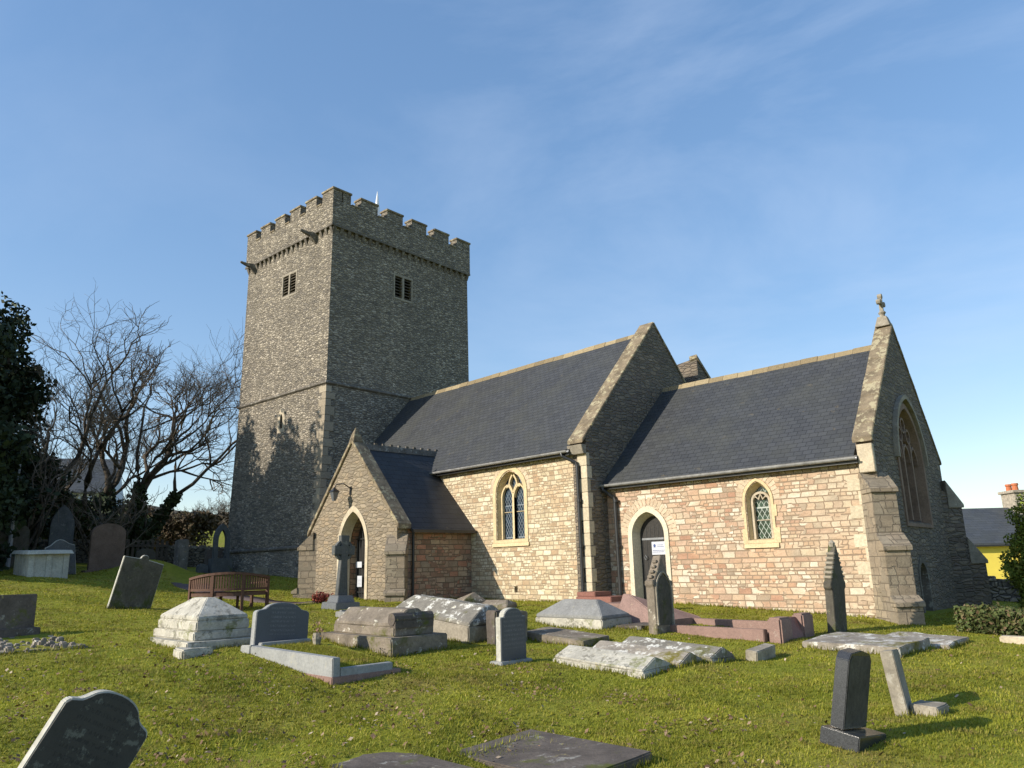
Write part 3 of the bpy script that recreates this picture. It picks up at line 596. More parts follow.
# nave window
def gothic_window(M, ca, ow, oz0, ozs, oza, iw, iz0, izs, iza, mat, gmat, two=True, depth=.26, sill=True):
    o_ = arch(ow, oz0, ozs, oza, ca); f_ = arch(iw+.16, iz0-.03, izs, iza+.1, ca); i_ = arch(iw, iz0, izs, iza, ca)
    m = MB(M); m.ringx(o_, f_, i_, .022, -.2); m.ringx(i_ and arch(iw+.01, iz0-.005, izs, iza+.006, ca), i_, i_, -.2, -depth)
    if sill: m.hexa([(ca-ow/2-.04, .05, oz0-.1), (ca+ow/2+.04, .05, oz0-.1), (ca+ow/2+.04, -.1, oz0-.1), (ca-ow/2-.04, -.1, oz0-.1)], [(ca-ow/2-.04, .03, oz0-.005), (ca+ow/2+.04, .03, oz0-.005), (ca+ow/2+.04, -.1, oz0-.005), (ca-ow/2-.04, -.1, oz0-.005)])
    w = m.build('window', mat, CH)
    MB(M).ext(i_, -depth+.03, -depth+.01).build('glass', gmat, w)
    t = MB(M); R = (((iza-izs)**2+(iw/2)**2)/iw)
    if two:
        t.bar([(ca, iz0), (ca, izs+.02)], .075, -.12, -.22)
        n = 8; r2 = R*.62
        for sg in (-1, 1):
            # sub arches of each light
            lw = iw/2; lc = ca+sg*lw/2
            a = arch(lw-.03, iz0, izs-.1, izs+.27, lc, 7); t.bar(a, .045, -.13, -.22)
            t.bar([(ca, izs+.02), (ca+sg*.07, izs+.16), (ca+sg*.16, izs+.30), (ca+sg*.12, izs+.42), (ca+sg*.03, iza-.03)], .05, -.125, -.22)
            t.bar([(ca+sg*.16, izs+.28), (ca+sg*.27, izs+.2)], .05, -.128, -.22)
        t.bar([(ca-iw/2, izs-.5), (ca+iw/2, izs-.5)], .014, -.2, -.225)
    else:
        a = arch(iw-.04, iz0, izs-.0, iza-.16, ca, 7); t.bar(a, .05, -.13, -.235)
        t.bar([(ca-.26, izs+.05), (ca-.12, izs+.12), (ca-.05, izs+.05), (ca, izs+.18), (ca+.05, izs+.05), (ca+.12, izs+.12), (ca+.26, izs+.05)], .035, -.14, -.22)
        t.bar([(ca-iw/2, (iz0+izs)/2), (ca+iw/2, (iz0+izs)/2)], .02, -.2, -.225)
    t.build('tracery', mat if two else 'tracery_stone', w)
    return w
gothic_window(NS, -15.72, 1.40, 2.25, 3.66, 4.41, 1.0, 2.36, 3.62, 4.2, 'yellow_dressing', 'nave_glass')
MB(NS).box(-15.66, -15.47, -.2, -.17, .88, 1.09).build('vent', 'recess_dark', CH)
# turret beyond the nave gable
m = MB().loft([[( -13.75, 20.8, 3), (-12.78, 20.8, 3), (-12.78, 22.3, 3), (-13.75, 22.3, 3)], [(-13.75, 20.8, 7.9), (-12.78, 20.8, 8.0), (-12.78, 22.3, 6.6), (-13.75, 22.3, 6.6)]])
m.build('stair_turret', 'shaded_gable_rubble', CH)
MB().hexa([(-13.02, 20.75, 7.95), (-12.74, 20.75, 7.99), (-12.74, 22.35, 6.56), (-13.02, 22.35, 6.56)], [(-13.02, 20.75, 8.08), (-12.74, 20.75, 8.10), (-12.74, 22.35, 6.70), (-13.02, 22.35, 6.70)]).build('coping', 'coping_lichen', CH)
# --- chancel
ca_, cb_ = .035, .095; CO = Vector((-12.816, 15.907, 0)); cx_ = uvec(ca_); cyv = uvec(cb_+math.pi/2); CL, CW_ = 6.857, 5.935
CWf = lambda p: CO + cx_*p[0] + cyv*p[1] + Vector((0, 0, p[2]))
chan = gable_prism(CWf, .0, CL-.35, CW_, 3.66, 6.56, -.4).build('chancel_wall', 'chancel_stone', CH)
cs_n = Vector((math.sin(ca_), -math.cos(ca_), 0)); CS = lambda p: CO + cx_*p[0] + cs_n*p[1] + Vector((0, 0, p[2]))
ce_n = Vector((math.cos(cb_), math.sin(cb_), 0)); CEo = CO+cx_*CL; CE = lambda p: CEo + cyv*p[0] + ce_n*p[1] + Vector((0, 0, p[2]))
cut(chan, [MB(CS).ext(arch(.62, 2.0, 2.92, 3.34, 4.24), .3, -.4), MB(CS).ext(arch(.95, .3, 2.28, 2.85, 1.22), .3, -.4)])
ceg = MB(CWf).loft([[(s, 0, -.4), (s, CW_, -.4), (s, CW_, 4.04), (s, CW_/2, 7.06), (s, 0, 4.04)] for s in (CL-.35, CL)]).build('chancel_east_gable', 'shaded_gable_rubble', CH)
cut(ceg, [MB(CE).ext(arch(2.15, 2.35, 3.75, 5.0, 2.9), .3, -.25), MB(CE).ext(arch(.7, -.1, 1.1, 1.5, 2.55), .3, -.25)])
coping(CWf, CL-.35, CL, CW_, 4.045, 7.065, tail=.12)
kneeler(CWf, CL-.30, CL+.01, -.15, -.004, 3.3, 3.88, 'quoin_stone')
roof(CWf, .02, CL-.36, CW_, 3.76, 6.60); ridge(CWf, .05, CL-.38, CW_/2, 6.65, slope=.96)
gutter(CWf, -.05, CL-.30, -.26, 3.62)
downpipe(CWf, [(.05, -.27, 3.58), (.07, -.27, 3.48), (.26, -.1, 3.30), (.30, -.08, 3.2), (.32, -.08, .6)], .05)
gothic_window(CS, 4.22, .74, 1.97, 2.92, 3.42, .46, 2.07, 2.9, 3.26, 'yellow_dressing', 'chancel_glass', two=False)
for a0, a1, z0, z1 in ((3.82, 3.87, 1.97, 2.3), (4.60, 4.68, 1.97, 2.3), (3.84, 3.87, 2.55, 2.8), (4.60, 4.65, 2.55, 2.8)): MB(CS).box(a0-.03, a1+.0, -.05, .02, z0, z1).build('jamb_block', 'yellow_dressing', CH)
def voussoirs(M, ca, w, zs, za, thick, n, mat='voussoir_stone'):
    h = w/2; r = za-zs; R = (r*r+h*h)/w; cxl = h-R; T = math.atan2(r, -cxl); m = MB(M)
    for sg in (1, -1):
        for k in range(n):
            a0 = T*k/n+.012; a1 = T*(k+1)/n-.012; tk = thick*random.uniform(.85, 1.12)
            q = [(ca+sg*(cxl+rr*math.cos(a)), zs+rr*math.sin(a)) for rr, a in ((R+.004, a0), (R+tk, a0), (R+tk, a1), (R+.004, a1))]
            m.ext(q, -.05, .006)
    m.build('relieving_arch', mat, CH)
voussoirs(CS, 4.22, .76, 2.93, 3.44, .17, 8); voussoirs(CS, 1.22, 1.22, 2.3, 3.02, .22, 11)
voussoirs(NS, -15.72, 1.42, 3.68, 4.43, .12, 9)
# chancel door
o_ = arch(1.20, .5, 2.3, 2.99, 1.22); i_ = arch(.84, .5, 2.28, 2.76, 1.22)
MB(CS).ringx(o_, arch(.96, .5, 2.28, 2.86, 1.22), i_, .03, -.3).build('door_surround', 'pale_dressing', CH, bevel=0)
dr = MB(CS); dr.ext(i_, -.30, -.26); door = dr.build('door', 'dark_timber', CH)
m = MB(CS)
for a in np.arange(.86, 1.6, .12): m.box(a, a+.012, -.27, -.252, .6, 2.5)
m.build('planks', 'black_paint', door)
m = MB(CS); m.box(.84, 1.5, -.262, -.25, 1.05, 1.10); m.box(.84, 1.5, -.262, -.25, 2.17, 2.22); m.build('hinges', 'lead', door)
m = MB(CS); m.tube([(.96, -.22, 1.68), (1.0, -.2, 1.74), (.96, -.2, 1.80), (.92, -.2, 1.74), (.96, -.22, 1.68)], .01, 6); m.build('handle', 'lead', door)
sg = MB(CS).box(1.14, 1.56, -.25, -.238, 1.80, 2.12).build('sign', 'paper_white', door)
m = MB(CS); m.loft([[(1.2, -.236, 1.98), (1.25, -.236, 1.98), (1.26, -.236, 2.04), (1.225, -.236, 2.07), (1.19, -.236, 2.04)], [(1.2, -.234, 1.98), (1.25, -.234, 1.98), (1.26, -.234, 2.04), (1.225, -.234, 2.07), (1.19, -.234, 2.04)]]); 
for z, a0, a1 in ((2.03, 1.31, 1.48), (1.99, 1.31, 1.50), (1.90, 1.17, 1.52), (1.86, 1.17, 1.50)):
    a = a0
    while a < a1: w = random.uniform(.02, .05); m.box(a, min(a+w, a1), -.2375, -.2345, z, z+.013); a += w+.012
v_, f_ = list(m.v), list(m.f)
m.build('sign_writing', 'ink_blue', door)
MB(CS).hexa([(.62, .34, .4), (1.82, .34, .4), (1.82, 0, .4), (.62, 0, .4)], [(.64, .32, .66), (1.80, .32, .66), (1.80, 0, .66), (.64, 0, .66)]).build('door_step', 'weathered_stone', CH, bevel=.015)
# plinth course along chancel foot and pale quoins at the south east corner
m = MB(CS); m.hexa([(1.9, .07, .1), (6.6, .07, .1), (6.6, -.02, .1), (1.9, -.02, .1)], [(1.9, .05, .50), (6.6, .05, .40), (6.6, -.02, .40), (1.9, -.02, .50)]); m.build('footing', 'nave_stone', CH, jitter=.02)
m = MB(CS); z = 1.0; k = 0
while z < 3.15:
    h = random.uniform(.24, .36); m.box(CL-(.62 if k % 2 else .42), CL-.01, -.02, .012, z, z+h-.012); z += h; k += 1
m.build('quoins', 'nave_quoin', CH, bevel=.005)
# east window: three lights and tracery, in the shade
o_ = arch(2.35, 2.25, 3.75, 5.14, 2.9); i_ = arch(1.95, 2.4, 3.75, 4.95, 2.9)
ew = MB(CE).ringx(o_, arch(2.1, 2.32, 3.75, 5.02, 2.9), i_, .03, -.2).build('window', 'red_sandstone', CH)
MB(CE).ext(i_, -.22, -.19).build('glass', 'east_glass', ew)
t = MB(CE)
for a in (2.9-.34, 2.9+.34): t.bar([(a, 2.4), (a, 4.2)], .1, -.04, -.19)
for c in (2.9-.66, 2.9, 2.9+.66): t.bar(arch(.56, 3.5, 3.75, 4.15, c, 6)[1:-1], .06, -.06, -.19)
for c, z in ((2.56, 4.38), (3.24, 4.38), (2.9, 4.62)): t.bar([(c+.17*math.cos(x*math.pi/5), z+.17*math.sin(x*math.pi/5)) for x in range(11)], .05, -.06, -.19)
t.build('tracery', 'red_sandstone', ew)
m = MB(CE); hp = arch(2.55, 3.6, 3.75, 5.3, 2.9)[1:-1]; m.bar(hp, .1, -.02, .1); m.build('hood_mould', 'weathered_stone', CH)
MB(CE).ringx(arch(.86, -.1, 1.1, 1.62, 2.55), arch(.66, -.1, 1.1, 1.46, 2.55), arch(.6, -.1, 1.1, 1.42, 2.55), .02, -.18).build('doorway', 'dark_trim_stone', CH)
MB(CE).ext(arch(.64, -.1, 1.1, 1.44, 2.55), -.2, -.17).build('vestry_door', 'dark_timber', CH)
# diagonal buttresses
def buttress(corner, ang, w, stages, mat, zb):
    """stages: (projection, z top of vertical, z top of weathering)"""
    d = uvec(ang); n = uvec(ang+math.pi/2); M = lambda p: corner + d*p[1] + n*p[0] + Vector((0, 0, p[2])); m = MB(M); z = zb
    prof = [(-.25, zb)]
    out = []
    for (pj, z1, z2) in stages: out += [(pj, z), (pj, z1)]; z = z2
    prof = [(-.3, zb)] + out + [(-.3, z)]
    m.loft([[(x, y, zz) for y, zz in prof] for x in (-w/2, w/2)]); b = m.build('buttress', mat, CH, bevel=.008)
    for i, (pj, z1, z2) in enumerate(stages):
        nxt = stages[i+1][0] if i+1 < len(stages) else .02
        c = MB(M).hexa([(-w/2-.03, pj+.05, z1-.06), (w/2+.03, pj+.05, z1-.06), (w/2+.03, nxt, z1-.06), (-w/2-.03, nxt, z1-.06)], [(-w/2-.03, pj+.05, z1+.02), (w/2+.03, pj+.05, z1+.02), (w/2+.03, nxt, z2+.05), (-w/2-.03, nxt, z2+.05)])
        c.build('weathering', 'weathered_stone' if mat != 'buttress_stone' else 'buttress_stone', b, bevel=.008)
    return b
buttress(CWf((CL-.14, .12, 0)), -math.pi/4, .50, [(.84, .74, .84), (.66, 1.78, 2.02), (.42, 2.92, 3.28)], 'buttress_stone', -.2)
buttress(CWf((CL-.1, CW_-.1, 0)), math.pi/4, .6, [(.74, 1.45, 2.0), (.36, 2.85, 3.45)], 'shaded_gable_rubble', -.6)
# gable cross finial
cc = CWf((CL-.17, CW_/2, 0)); cX = uvec(cb_); cY = cyv
m = MB(lambda p: cc + cX*p[0] + cY*p[1] + Vector((0, 0, p[2])))
m.hexa([(-.17, -.17, 7.1), (.17, -.17, 7.1), (.17, .17, 7.1), (-.17, .17, 7.1)], [(-.1, -.1, 7.36), (.1, -.1, 7.36), (.1, .1, 7.36), (-.1, .1, 7.36)])
m.tube([(0, 0, 7.34), (0, 0, 7.42), (0, 0, 7.47), (0, 0, 7.52)], [.06, .06, .095, .06], 8)
m.box(-.04, .04, -.04, .04, 7.5, 7.88); m.box(-.04, .04, -.17, .17, 7.68, 7.77)
for (a, z) in ((-.17, 7.725), (.17, 7.725), (0, 7.90)): m.tube([(-.05, a, z), (.05, a, z)], .07, 8)
m.build('cross_finial', 'weathered_stone', CH, bevel=.006)
# --- porch
px0, px1, pyf = -22.05, -17.42, 12.45; pcx = -19.77; PW = lambda p: Vector((p[1]+px0, pyf+p[0], p[2]))   # s runs north, t runs east
pw = px1-px0; mid = pcx-px0
zpe, zpr = 2.80, 5.22
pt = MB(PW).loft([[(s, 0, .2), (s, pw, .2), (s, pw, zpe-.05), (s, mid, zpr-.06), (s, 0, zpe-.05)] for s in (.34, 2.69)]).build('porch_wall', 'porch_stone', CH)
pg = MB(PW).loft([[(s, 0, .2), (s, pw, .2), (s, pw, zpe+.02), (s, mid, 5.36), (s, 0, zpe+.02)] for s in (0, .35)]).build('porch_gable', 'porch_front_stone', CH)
PS = lambda p: Vector((p[0], pyf-p[1], p[2]))
pc = -19.62
cut(pt, [MB(PS).ext(arch(1.3, .5, 2.3, 3.3, pc), .3, -1.4)]); cut(pg, [MB(PS).ext(arch(1.42, .3, 2.3, 3.36, pc), .3, -.6)])
MB(PS).ringx(arch(1.62, .7, 2.32, 3.48, pc), arch(1.36, .7, 2.3, 3.3, pc), arch(1.22, .7, 2.3, 3.22, pc), .025, -.3).build('porch_arch', 'quoin_stone', CH)
pd = MB(PS).ext(arch(1.24, .7, 2.3, 3.24, pc), -.62, -.56).build('porch_door', 'dark_timber', CH)
m = MB(PS)
for a in np.arange(pc-.56, pc+.58, .14): m.tube([(a, -.52, .85), (a, -.52, 3.0 - abs(a-pc)*.9)], .014, 6)
for z in (.95, 1.75, 2.5): m.box(pc-.6, pc+.6, -.535, -.505, z, z+.04)
m.build('grille', 'black_paint', pd)
for (a0, a1, z0, z1) in ((-20.20, -19.88, 1.68, 1.85), (-20.10, -19.86, 1.12, 1.44)):
    n_ = MB(PS).box(a0, a1, -.50, -.49, z0, z1).build('notice', 'paper_white', pd)
    # worn print
m = MB(PS)
for z in np.arange(1.14, 1.38, .04): m.box(-20.07, -19.89, -.492, -.487, z, z+.010)
m.build('notice_print', 'ink_grey', pd)
def rake(side, z0, z1, name, mat, s0, s1, th_, over_t):
    m = MB(PW); t_e = (-over_t if side == 0 else pw+over_t); dz = (z1-z0)/(mid if side == 0 else pw-mid); ze = z0-dz*over_t
    n = 6
    for k in range(n):
        f0, f1 = k/n, (k+1)/n-.004; L_ = lambda f: (t_e+(mid-t_e)*f, ze+(z1-ze)*f); a, b = L_(f0), L_(f1)
        m.hexa([(s0, a[0], a[1]), (s1, a[0], a[1]), (s1, b[0], b[1]), (s0, b[0], b[1])], [(s0, a[0], a[1]+th_), (s1, a[0], a[1]+th_), (s1, b[0], b[1]+th_), (s0, b[0], b[1]+th_)])
    return m.build(name, mat, CH, bevel=.008)
for sd in (0, 1):
    rake(sd, zpe+.03, 5.37, 'coping', 'coping_lichen', -.06, .38, .15, .14)
    m = MB(PW); t_e = (-.2 if sd == 0 else pw+.2); dz = (zpr-zpe)/mid; ze = zpe-dz*.2
    m.hexa([(.38, t_e, ze), (3.4, t_e, ze), (3.4, mid, zpr), (.38, mid, zpr)], [(.38, t_e, ze+.08), (3.4, t_e, ze+.08), (3.4, mid, zpr+.08), (.38, mid, zpr+.08)])
    m.build('porch_roof', 'porch_slate', CH)
m = MB(PW); s = .38
while s < 3.2:
    m.loft([[(x, mid-.14, zpr-.04), (x, mid-.03, zpr+.16), (x, mid+.03, zpr+.16), (x, mid+.14, zpr-.04)] for x in (s, s+.29)]); m.box(s+.1, s+.2, mid-.025, mid+.025, zpr+.15, zpr+.22); s += .3
m.build('crested_ridge', 'dark_trim_stone', CH)
MB(PW).loft([[(-.05, mid-.13, 5.4), (.3, mid-.13, 5.4), (.3, mid+.13, 5.4), (-.05, mid+.13, 5.4)], [(0, mid-.09, 5.62), (.24, mid-.09, 5.62), (.24, mid+.09, 5.62), (0, mid+.09, 5.62)], [(.1, mid-.01, 5.86), (.14, mid-.01, 5.86), (.14, mid+.01, 5.86), (.1, mid+.01, 5.86)]]).build('apex_stone', 'coping_lichen', CH, bevel=.01)
buttress(Vector((px1-.12, pyf+.12, 0)), -math.pi/4, .52, [(.52, .98, 1.04), (.44, 2.05, 2.5)], 'buttress_stone', .3)
buttress(Vector((px0+.12, pyf+.12, 0)), -3*math.pi/4, .52, [(.60, 1.0, 1.08), (.46, 2.3, 2.75)], 'buttress_stone', .3)
m = MB(); m.tube([(px1+.1, pyf+.5, 2.72), (px1+.07, pyf+.5, 2.5), (px1+.06, pyf+.5, .8)], .04, 8); m.build('downpipe', 'black_paint', CH)
gutterP = MB(PW); gutterP.box(.36, 2.66, pw+.2, pw+.28, zpe-.22, zpe-.14); gutterP.build('gutter', 'black_paint', CH)
# lantern over the porch arch
ln = MB(PS); ln.tube([(-19.80, -.01, 3.98), (-19.80, .25, 4.12), (-19.93, .42, 4.1), (-19.98, .45, 4.0)], .018, 6); ln.box(-19.85, -19.75, -.01, .02, 3.8, 4.05); lan = ln.build('lantern', 'black_paint', CH)
ln = MB(PS)
c_ = (-19.98, .45)
ln.loft([[(c_[0]+sx*r, c_[1]+sy*r, z) for sx, sy in ((-1, -1), (1, -1), (1, 1), (-1, 1))] for r, z in ((.04, 3.62), (.10, 3.88))]); ln.build('lamp_glass', 'lamp_glass', lan)
ln = MB(PS); ln.loft([[(c_[0]+sx*r, c_[1]+sy*r, z) for sx, sy in ((-1, -1), (1, -1), (1, 1), (-1, 1))] for r, z in ((.125, 3.88), (.03, 3.98), (.02, 4.02))]); ln.build('lamp_cap', 'black_paint', lan)
# ================================================================== graveyard
HS = []        # headstone footprints
EXCL = []      # plan rectangles kept free of grass
GR = 'old gravestones and tombs in the churchyard'
def thing(name, x, y, label, cat, rz=0., tilt=(0, 0), group=None, dz=0.):
    return empty(name, (x, y, gz(x, y)+dz), rz, tilt, label, cat, group)
def part(mb, name, mat, parent, **k): return mb.build(name, mat, parent, world=False, **k)
def raw_mesh(name, v, k, mat, parent):
    n = len(v)//k; me = bpy.data.meshes.new(name); me.vertices.add(len(v)); me.vertices.foreach_set('co', np.ascontiguousarray(v, dtype=np.float32).ravel())
    me.loops.add(len(v)); me.loops.foreach_set('vertex_index', np.arange(len(v), dtype=np.int32)); me.polygons.add(n); me.polygons.foreach_set('loop_start', np.arange(0, len(v), k, dtype=np.int32)); me.polygons.foreach_set('loop_total', np.full(n, k, dtype=np.int32))
    me.update(calc_edges=True); me.materials.append(MATS[mat]); o = bpy.data.objects.new(name, me); COL.objects.link(o)
    if parent: o.parent = parent
    return o
# local axes of every grave object: x = east (face of a headstone looks to +x), y = north, z up
def prof_headstone(w, h, kind):
    a = w/2
    if kind == 'round': return [(-a, -.3)] + [(-a, h-a*.6)] + [(a*math.cos(math.pi-math.pi*k/12), h-a*.6+a*.6*math.sin(math.pi*k/12)) for k in range(1, 12)] + [(a, h-a*.6), (a, -.3)]
    if kind == 'shoulder':
        s = a*.72; return [(-a, -.3), (-a, h*.84), (-s, h*.84), (-s, h*.87)] + [(s*math.cos(math.pi-math.pi*k/12), h*.87+h*.13*math.sin(math.pi*k/12)) for k in range(1, 12)] + [(s, h*.87), (s, h*.84), (a, h*.84), (a, -.3)]
    if kind == 'shoulder2':
        s = a*.62; return [(-a, -.3), (-a, h*.78), (-a*.93, h*.82), (-s-.03, h*.85)] + [(s*math.cos(math.pi-math.pi*k/12), h*.86+h*.14*math.sin(math.pi*k/12)) for k in range(1, 12)] + [(s+.03, h*.85), (a*.93, h*.82), (a, h*.78), (a, -.3)]
    if kind == 'flat': return [(-a, -.3), (-a, h), (a, h*.985), (a, -.3)]
    if kind == 'knob': return [(-a, -.3), (-a, h*.94), (-a*.2, h*.955), (-a*.16, h*1.0), (-a*.06, h*1.035), (a*.08, h*1.035), (a*.18, h*1.0), (a*.2, h*.955), (a, h*.93), (a, -.3)]
    if kind == 'gothic': return [(-a, -.3), (-a, h*.62)] + [(y, z) for y, z in arch(w, h*.62, h*.64, h, 0, 6)[1:-1]] + [(a, h*.62), (a, -.3)]
    if kind == 'ogee': return [(-a, -.3), (-a, h*.8), (-a*.6, h*.86), (-a*.25, h*.97), (0, h), (a*.25, h*.97), (a*.6, h*.86), (a, h*.8), (a, -.3)]
def headstone(name, x, y, w, h, t, kind, mat, label, face=None, rz=0., tilt=(0, 0), base=None, basemat=None, jit=.006, cat='headstone', bev=.008, group=None):
    r = thing(name, x, y, label, cat, rz, tilt, group); HS.append((x-t/2-.01, x+t/2+.01, y-w/2, y+w/2))
    P = prof_headstone(w, h, kind); m = MB(lambda p: (p[1], p[0], p[2])); m.ext(P, -t/2, t/2); part(m, 'slab', mat, r, bevel=bev, sub=1 if jit else 0, jitter=jit)
    if face:
        q = [(yy*.975, (z if z < 0 else z*.985)) for yy, z in P]; m = MB(lambda p: (p[1], p[0], p[2])); m.ext(q, t/2-.02, t/2+.010); part(m, 'inscription_panel', face, r)
    if base: bx, by, bh = base; part(MB().box(-bx/2, bx/2, -by/2, by/2, -.12, bh), 'base', basemat or mat, r, bevel=.012, jitter=jit)
    return r
def tiltd(rx, ry): return (math.radians(rx), math.radians(ry))
# --- headstones in the foreground and middle distance
headstone('headstone', -6.2, 1.62, .64, .80, .11, 'shoulder2', 'edge_stone', 'dark arched headstone leaning steeply to the right in the near left corner', 'engraved_slate', tilt=tiltd(-29, 2))
h = headstone('headstone', -15.1, 2.75, 1.35, .62, .24, 'flat', 'dark_ledger', 'low dark square headstone cut by the left edge of the picture', None, base=(.5, 1.5, .08))
headstone('headstone', -19.03, 6.2, .92, 1.18, .09, 'knob', 'edge_stone', 'tall dark green slab with a small knob on top leaning right on the lawn', 'dark_mossy_headstone', tilt=tiltd(-13, 0))
headstone('headstone', -8.36, 8.0, .50, .76, .11, 'shoulder', 'edge_stone', 'small upright grey headstone with a round shouldered top standing alone', 'engraved_granite', base=(.26, .62, .04), basemat='pale_granite', jit=0)
# grave with dark granite headstone and pale kerbs
headstone('headstone', -10.95, 5.72, .86, .66, .12, 'shoulder2', 'pale_granite', 'dark blue grey granite headstone with pale sides behind a kerbed plot', 'engraved_granite', tilt=tiltd(-4, -3), base=(.3, 1.05, .06), basemat='pale_granite', jit=0)
def kerb_set(name, x0, x1, y0, y1, h, w, mat, label, fill=None, cat='grave kerb', foot=None, dzw=0.):
    cx, cy = (x0+x1)/2, (y0+y1)/2; r = thing(name, cx, cy, label, cat); zc = gz(cx, cy); Z = lambda x, y: gz(cx+x, cy+y)-zc
    a, b = (x1-x0)/2, (y1-y0)/2
    for nm, (p, q, s, t) in dict(side_kerb=(-a, a, -b, -b+w), **({} if foot else dict(side_kerb2=(-a, a, b-w, b))), end_kerb=(a-w, a, -b+w, b-w), head_kerb=(-a, -a+w, -b+w, b-w)).items():
        m = MB(); zz = [Z(p, s), Z(q, s), Z(q, t), Z(p, t)]; top = max(zz)*.7+min(zz)*.3+h
        m.hexa([(p, s, zz[0]-.15), (q, s, zz[1]-.15), (q, t, zz[2]-.15), (p, t, zz[3]-.15)], [(p, s, zz[0]*.6+top*.4+.0+h*.5), (q, s, top), (q, t, top), (p, t, zz[3]*.6+top*.4+h*.5)] if q-p > t-s else [(p, s, top), (q, s, top), (q, t, top), (p, t, top)])
        part(m, nm.rstrip('2'), mat, r, bevel=.01, jitter=.004)
    if foot: part(MB().box(-a+.1, a+.012, -b-.012, b+.012, min(Z(a, -b), 0)-.15, Z(a, -b)+h*.6), 'footing', foot, r, bevel=.01)
    if fill: 
        f_ = MB(); f_.hexa([(-a+w, -b+w, -.3), (a-w, -b+w, -.3), (a-w, b-w, -.3), (-a+w, b-w, -.3)], [(-a+w, -b+w, Z(-a, 0)+h*.55), (a-w, -b+w, Z(a, 0)+h*1.15), (a-w, b, Z(a, 0)+h*1.0), (-a+w, b, Z(-a, 0)+h*.55)]); part(f_, 'grave_fill', fill, r, sub=4, jitter=.025)
        g = np.random.default_rng(9); n = 6000; qx = g.uniform(-a+w, a-w, n); qy = g.uniform(-b+w, b-w, n); t_ = (qx+a)/(2*a); qz = Z(-a, 0)*(1-t_)+Z(a, 0)*t_ + h*(.6+.55*t_)
        ang = g.uniform(0, 6.28, n); hh = g.uniform(.012, .04, n); V = np.stack([np.c_[qx-.006*np.sin(ang), qy+.006*np.cos(ang), qz-.02], np.c_[qx+.006*np.sin(ang), qy-.006*np.cos(ang), qz-.02], np.c_[qx+hh*np.cos(ang), qy+hh*np.sin(ang), qz+hh]], 1).reshape(-1, 3); tf = raw_mesh('turf', V, 3, 'grass_blades', r); tf['kind'] = 'stuff'
    return r
kerb_set('grave_kerb', -10.78, -8.58, 5.2, 6.2, .15, .11, 'pale_granite', 'pale granite kerb around the plot of the dark granite headstone', 'turf_soil', foot='pink_granite'); 
# dried flowers in a vase on that plot
fl = thing('flower_vase', -10.35, 6.0, 'small vase of withered brown flowers beside the dark granite headstone', 'vase', dz=.12)
part(MB().loft([[(r*math.cos(k*math.pi/4), r*math.sin(k*math.pi/4), z) for k in range(8)] for r, z in ((.05, 0), (.07, .08), (.055, .16))]), 'vase', 'weathered_stone', fl)
m = MB()
for k in range(110):
    a = random.uniform(0, 6.28); r = random.uniform(0, .13); z = random.uniform(.12, .34); p = (r*math.cos(a), r*math.sin(a), z); s = random.uniform(.012, .03)
    m.f.append(tuple(m.P(*[(p[0]+random.uniform(-s, s), p[1]+random.uniform(-s, s), p[2]+random.uniform(-s, s)) for _ in range(3)])))
part(m, 'dried_flowers', 'dried_flower', fl, recalc=False)
# --- coped and stepped tombs
def coped(name, x0, x1, y0, y1, tiers, top, mat, label, hip=.25, ridge_w=.0, tilt=(0, 0), rz=0., roll=False, jit=.015, matb=None, cat='tomb', group=None, slab=None):
    """tiers: (inset, z0, z1); then a coped (ridged) top of height top, ridge running east-west"""
    cx, cy = (x0+x1)/2, (y0+y1)/2; r = thing(name, cx, cy, label, cat, rz, tilt, group); a, b = (x1-x0)/2, (y1-y0)/2
    for i, (ins, z0, z1) in enumerate(tiers):
        part(MB().box(-a+ins, a-ins, -b+ins, b-ins, z0, z1), 'plinth' if i < len(tiers)-1 or i == 0 else 'body', matb if (matb and i == 0) else mat, r, bevel=.018, sub=2, jitter=jit)
    ins, _, z = tiers[-1]; ins += .02; A, B = a-ins, b-ins
    m = MB().loft([[(-A, -B, z), (A, -B, z), (A, B, z), (-A, B, z)], [(-A, -B, z+top*.18), (A, -B, z+top*.18), (A, B, z+top*.18), (-A, B, z+top*.18)], [(-A+hip, -ridge_w-.01, z+top), (A-hip, -ridge_w-.01, z+top), (A-hip, ridge_w+.01, z+top), (-A+hip, ridge_w+.01, z+top)]])
    part(m, 'coped_top', mat, r, bevel=.012, sub=3, jitter=jit)
    if roll:
        part(MB().tube([(A-.06, -B*1.02, z+top*.42), (A-.06, B*1.02, z+top*.42)], top*.36, 12).box(A-.1, A+.04, -B, B, z-.02, z+top*.3), 'scroll_end', roll, r, jitter=jit)
    EXCL.append((x0, x1, y0, y1)); return r
coped('stepped_tomb', -13.55, -11.6, 4.62, 5.85, [(0, -.15, .08), (.15, .08, .21), (.20, .21, .36)], .32, 'white_tomb_stone', 'white stepped tomb with a hipped top, broadest and palest on the left', hip=.48, ridge_w=.06, jit=.007)
tb = thing('broken_slab', -11.35, 4.55, 'short broken piece of stone at the foot of the white stepped tomb', 'stone'); part(MB().box(-.28, .12, -.12, .3, -.1, .12), 'block', 'white_tomb_stone', tb, bevel=.02, sub=2, jitter=.03)
coped('coped_tomb', -11.9, -9.85, 6.95, 8.05, [(0, -.15, .19), (.16, .19, .33)], .26, 'brown_lichen_tomb', 'brown coped tomb with a rolled end and low kerb, in front of the porch', hip=.02, ridge_w=.1, roll='dark_ledger', jit=.016)
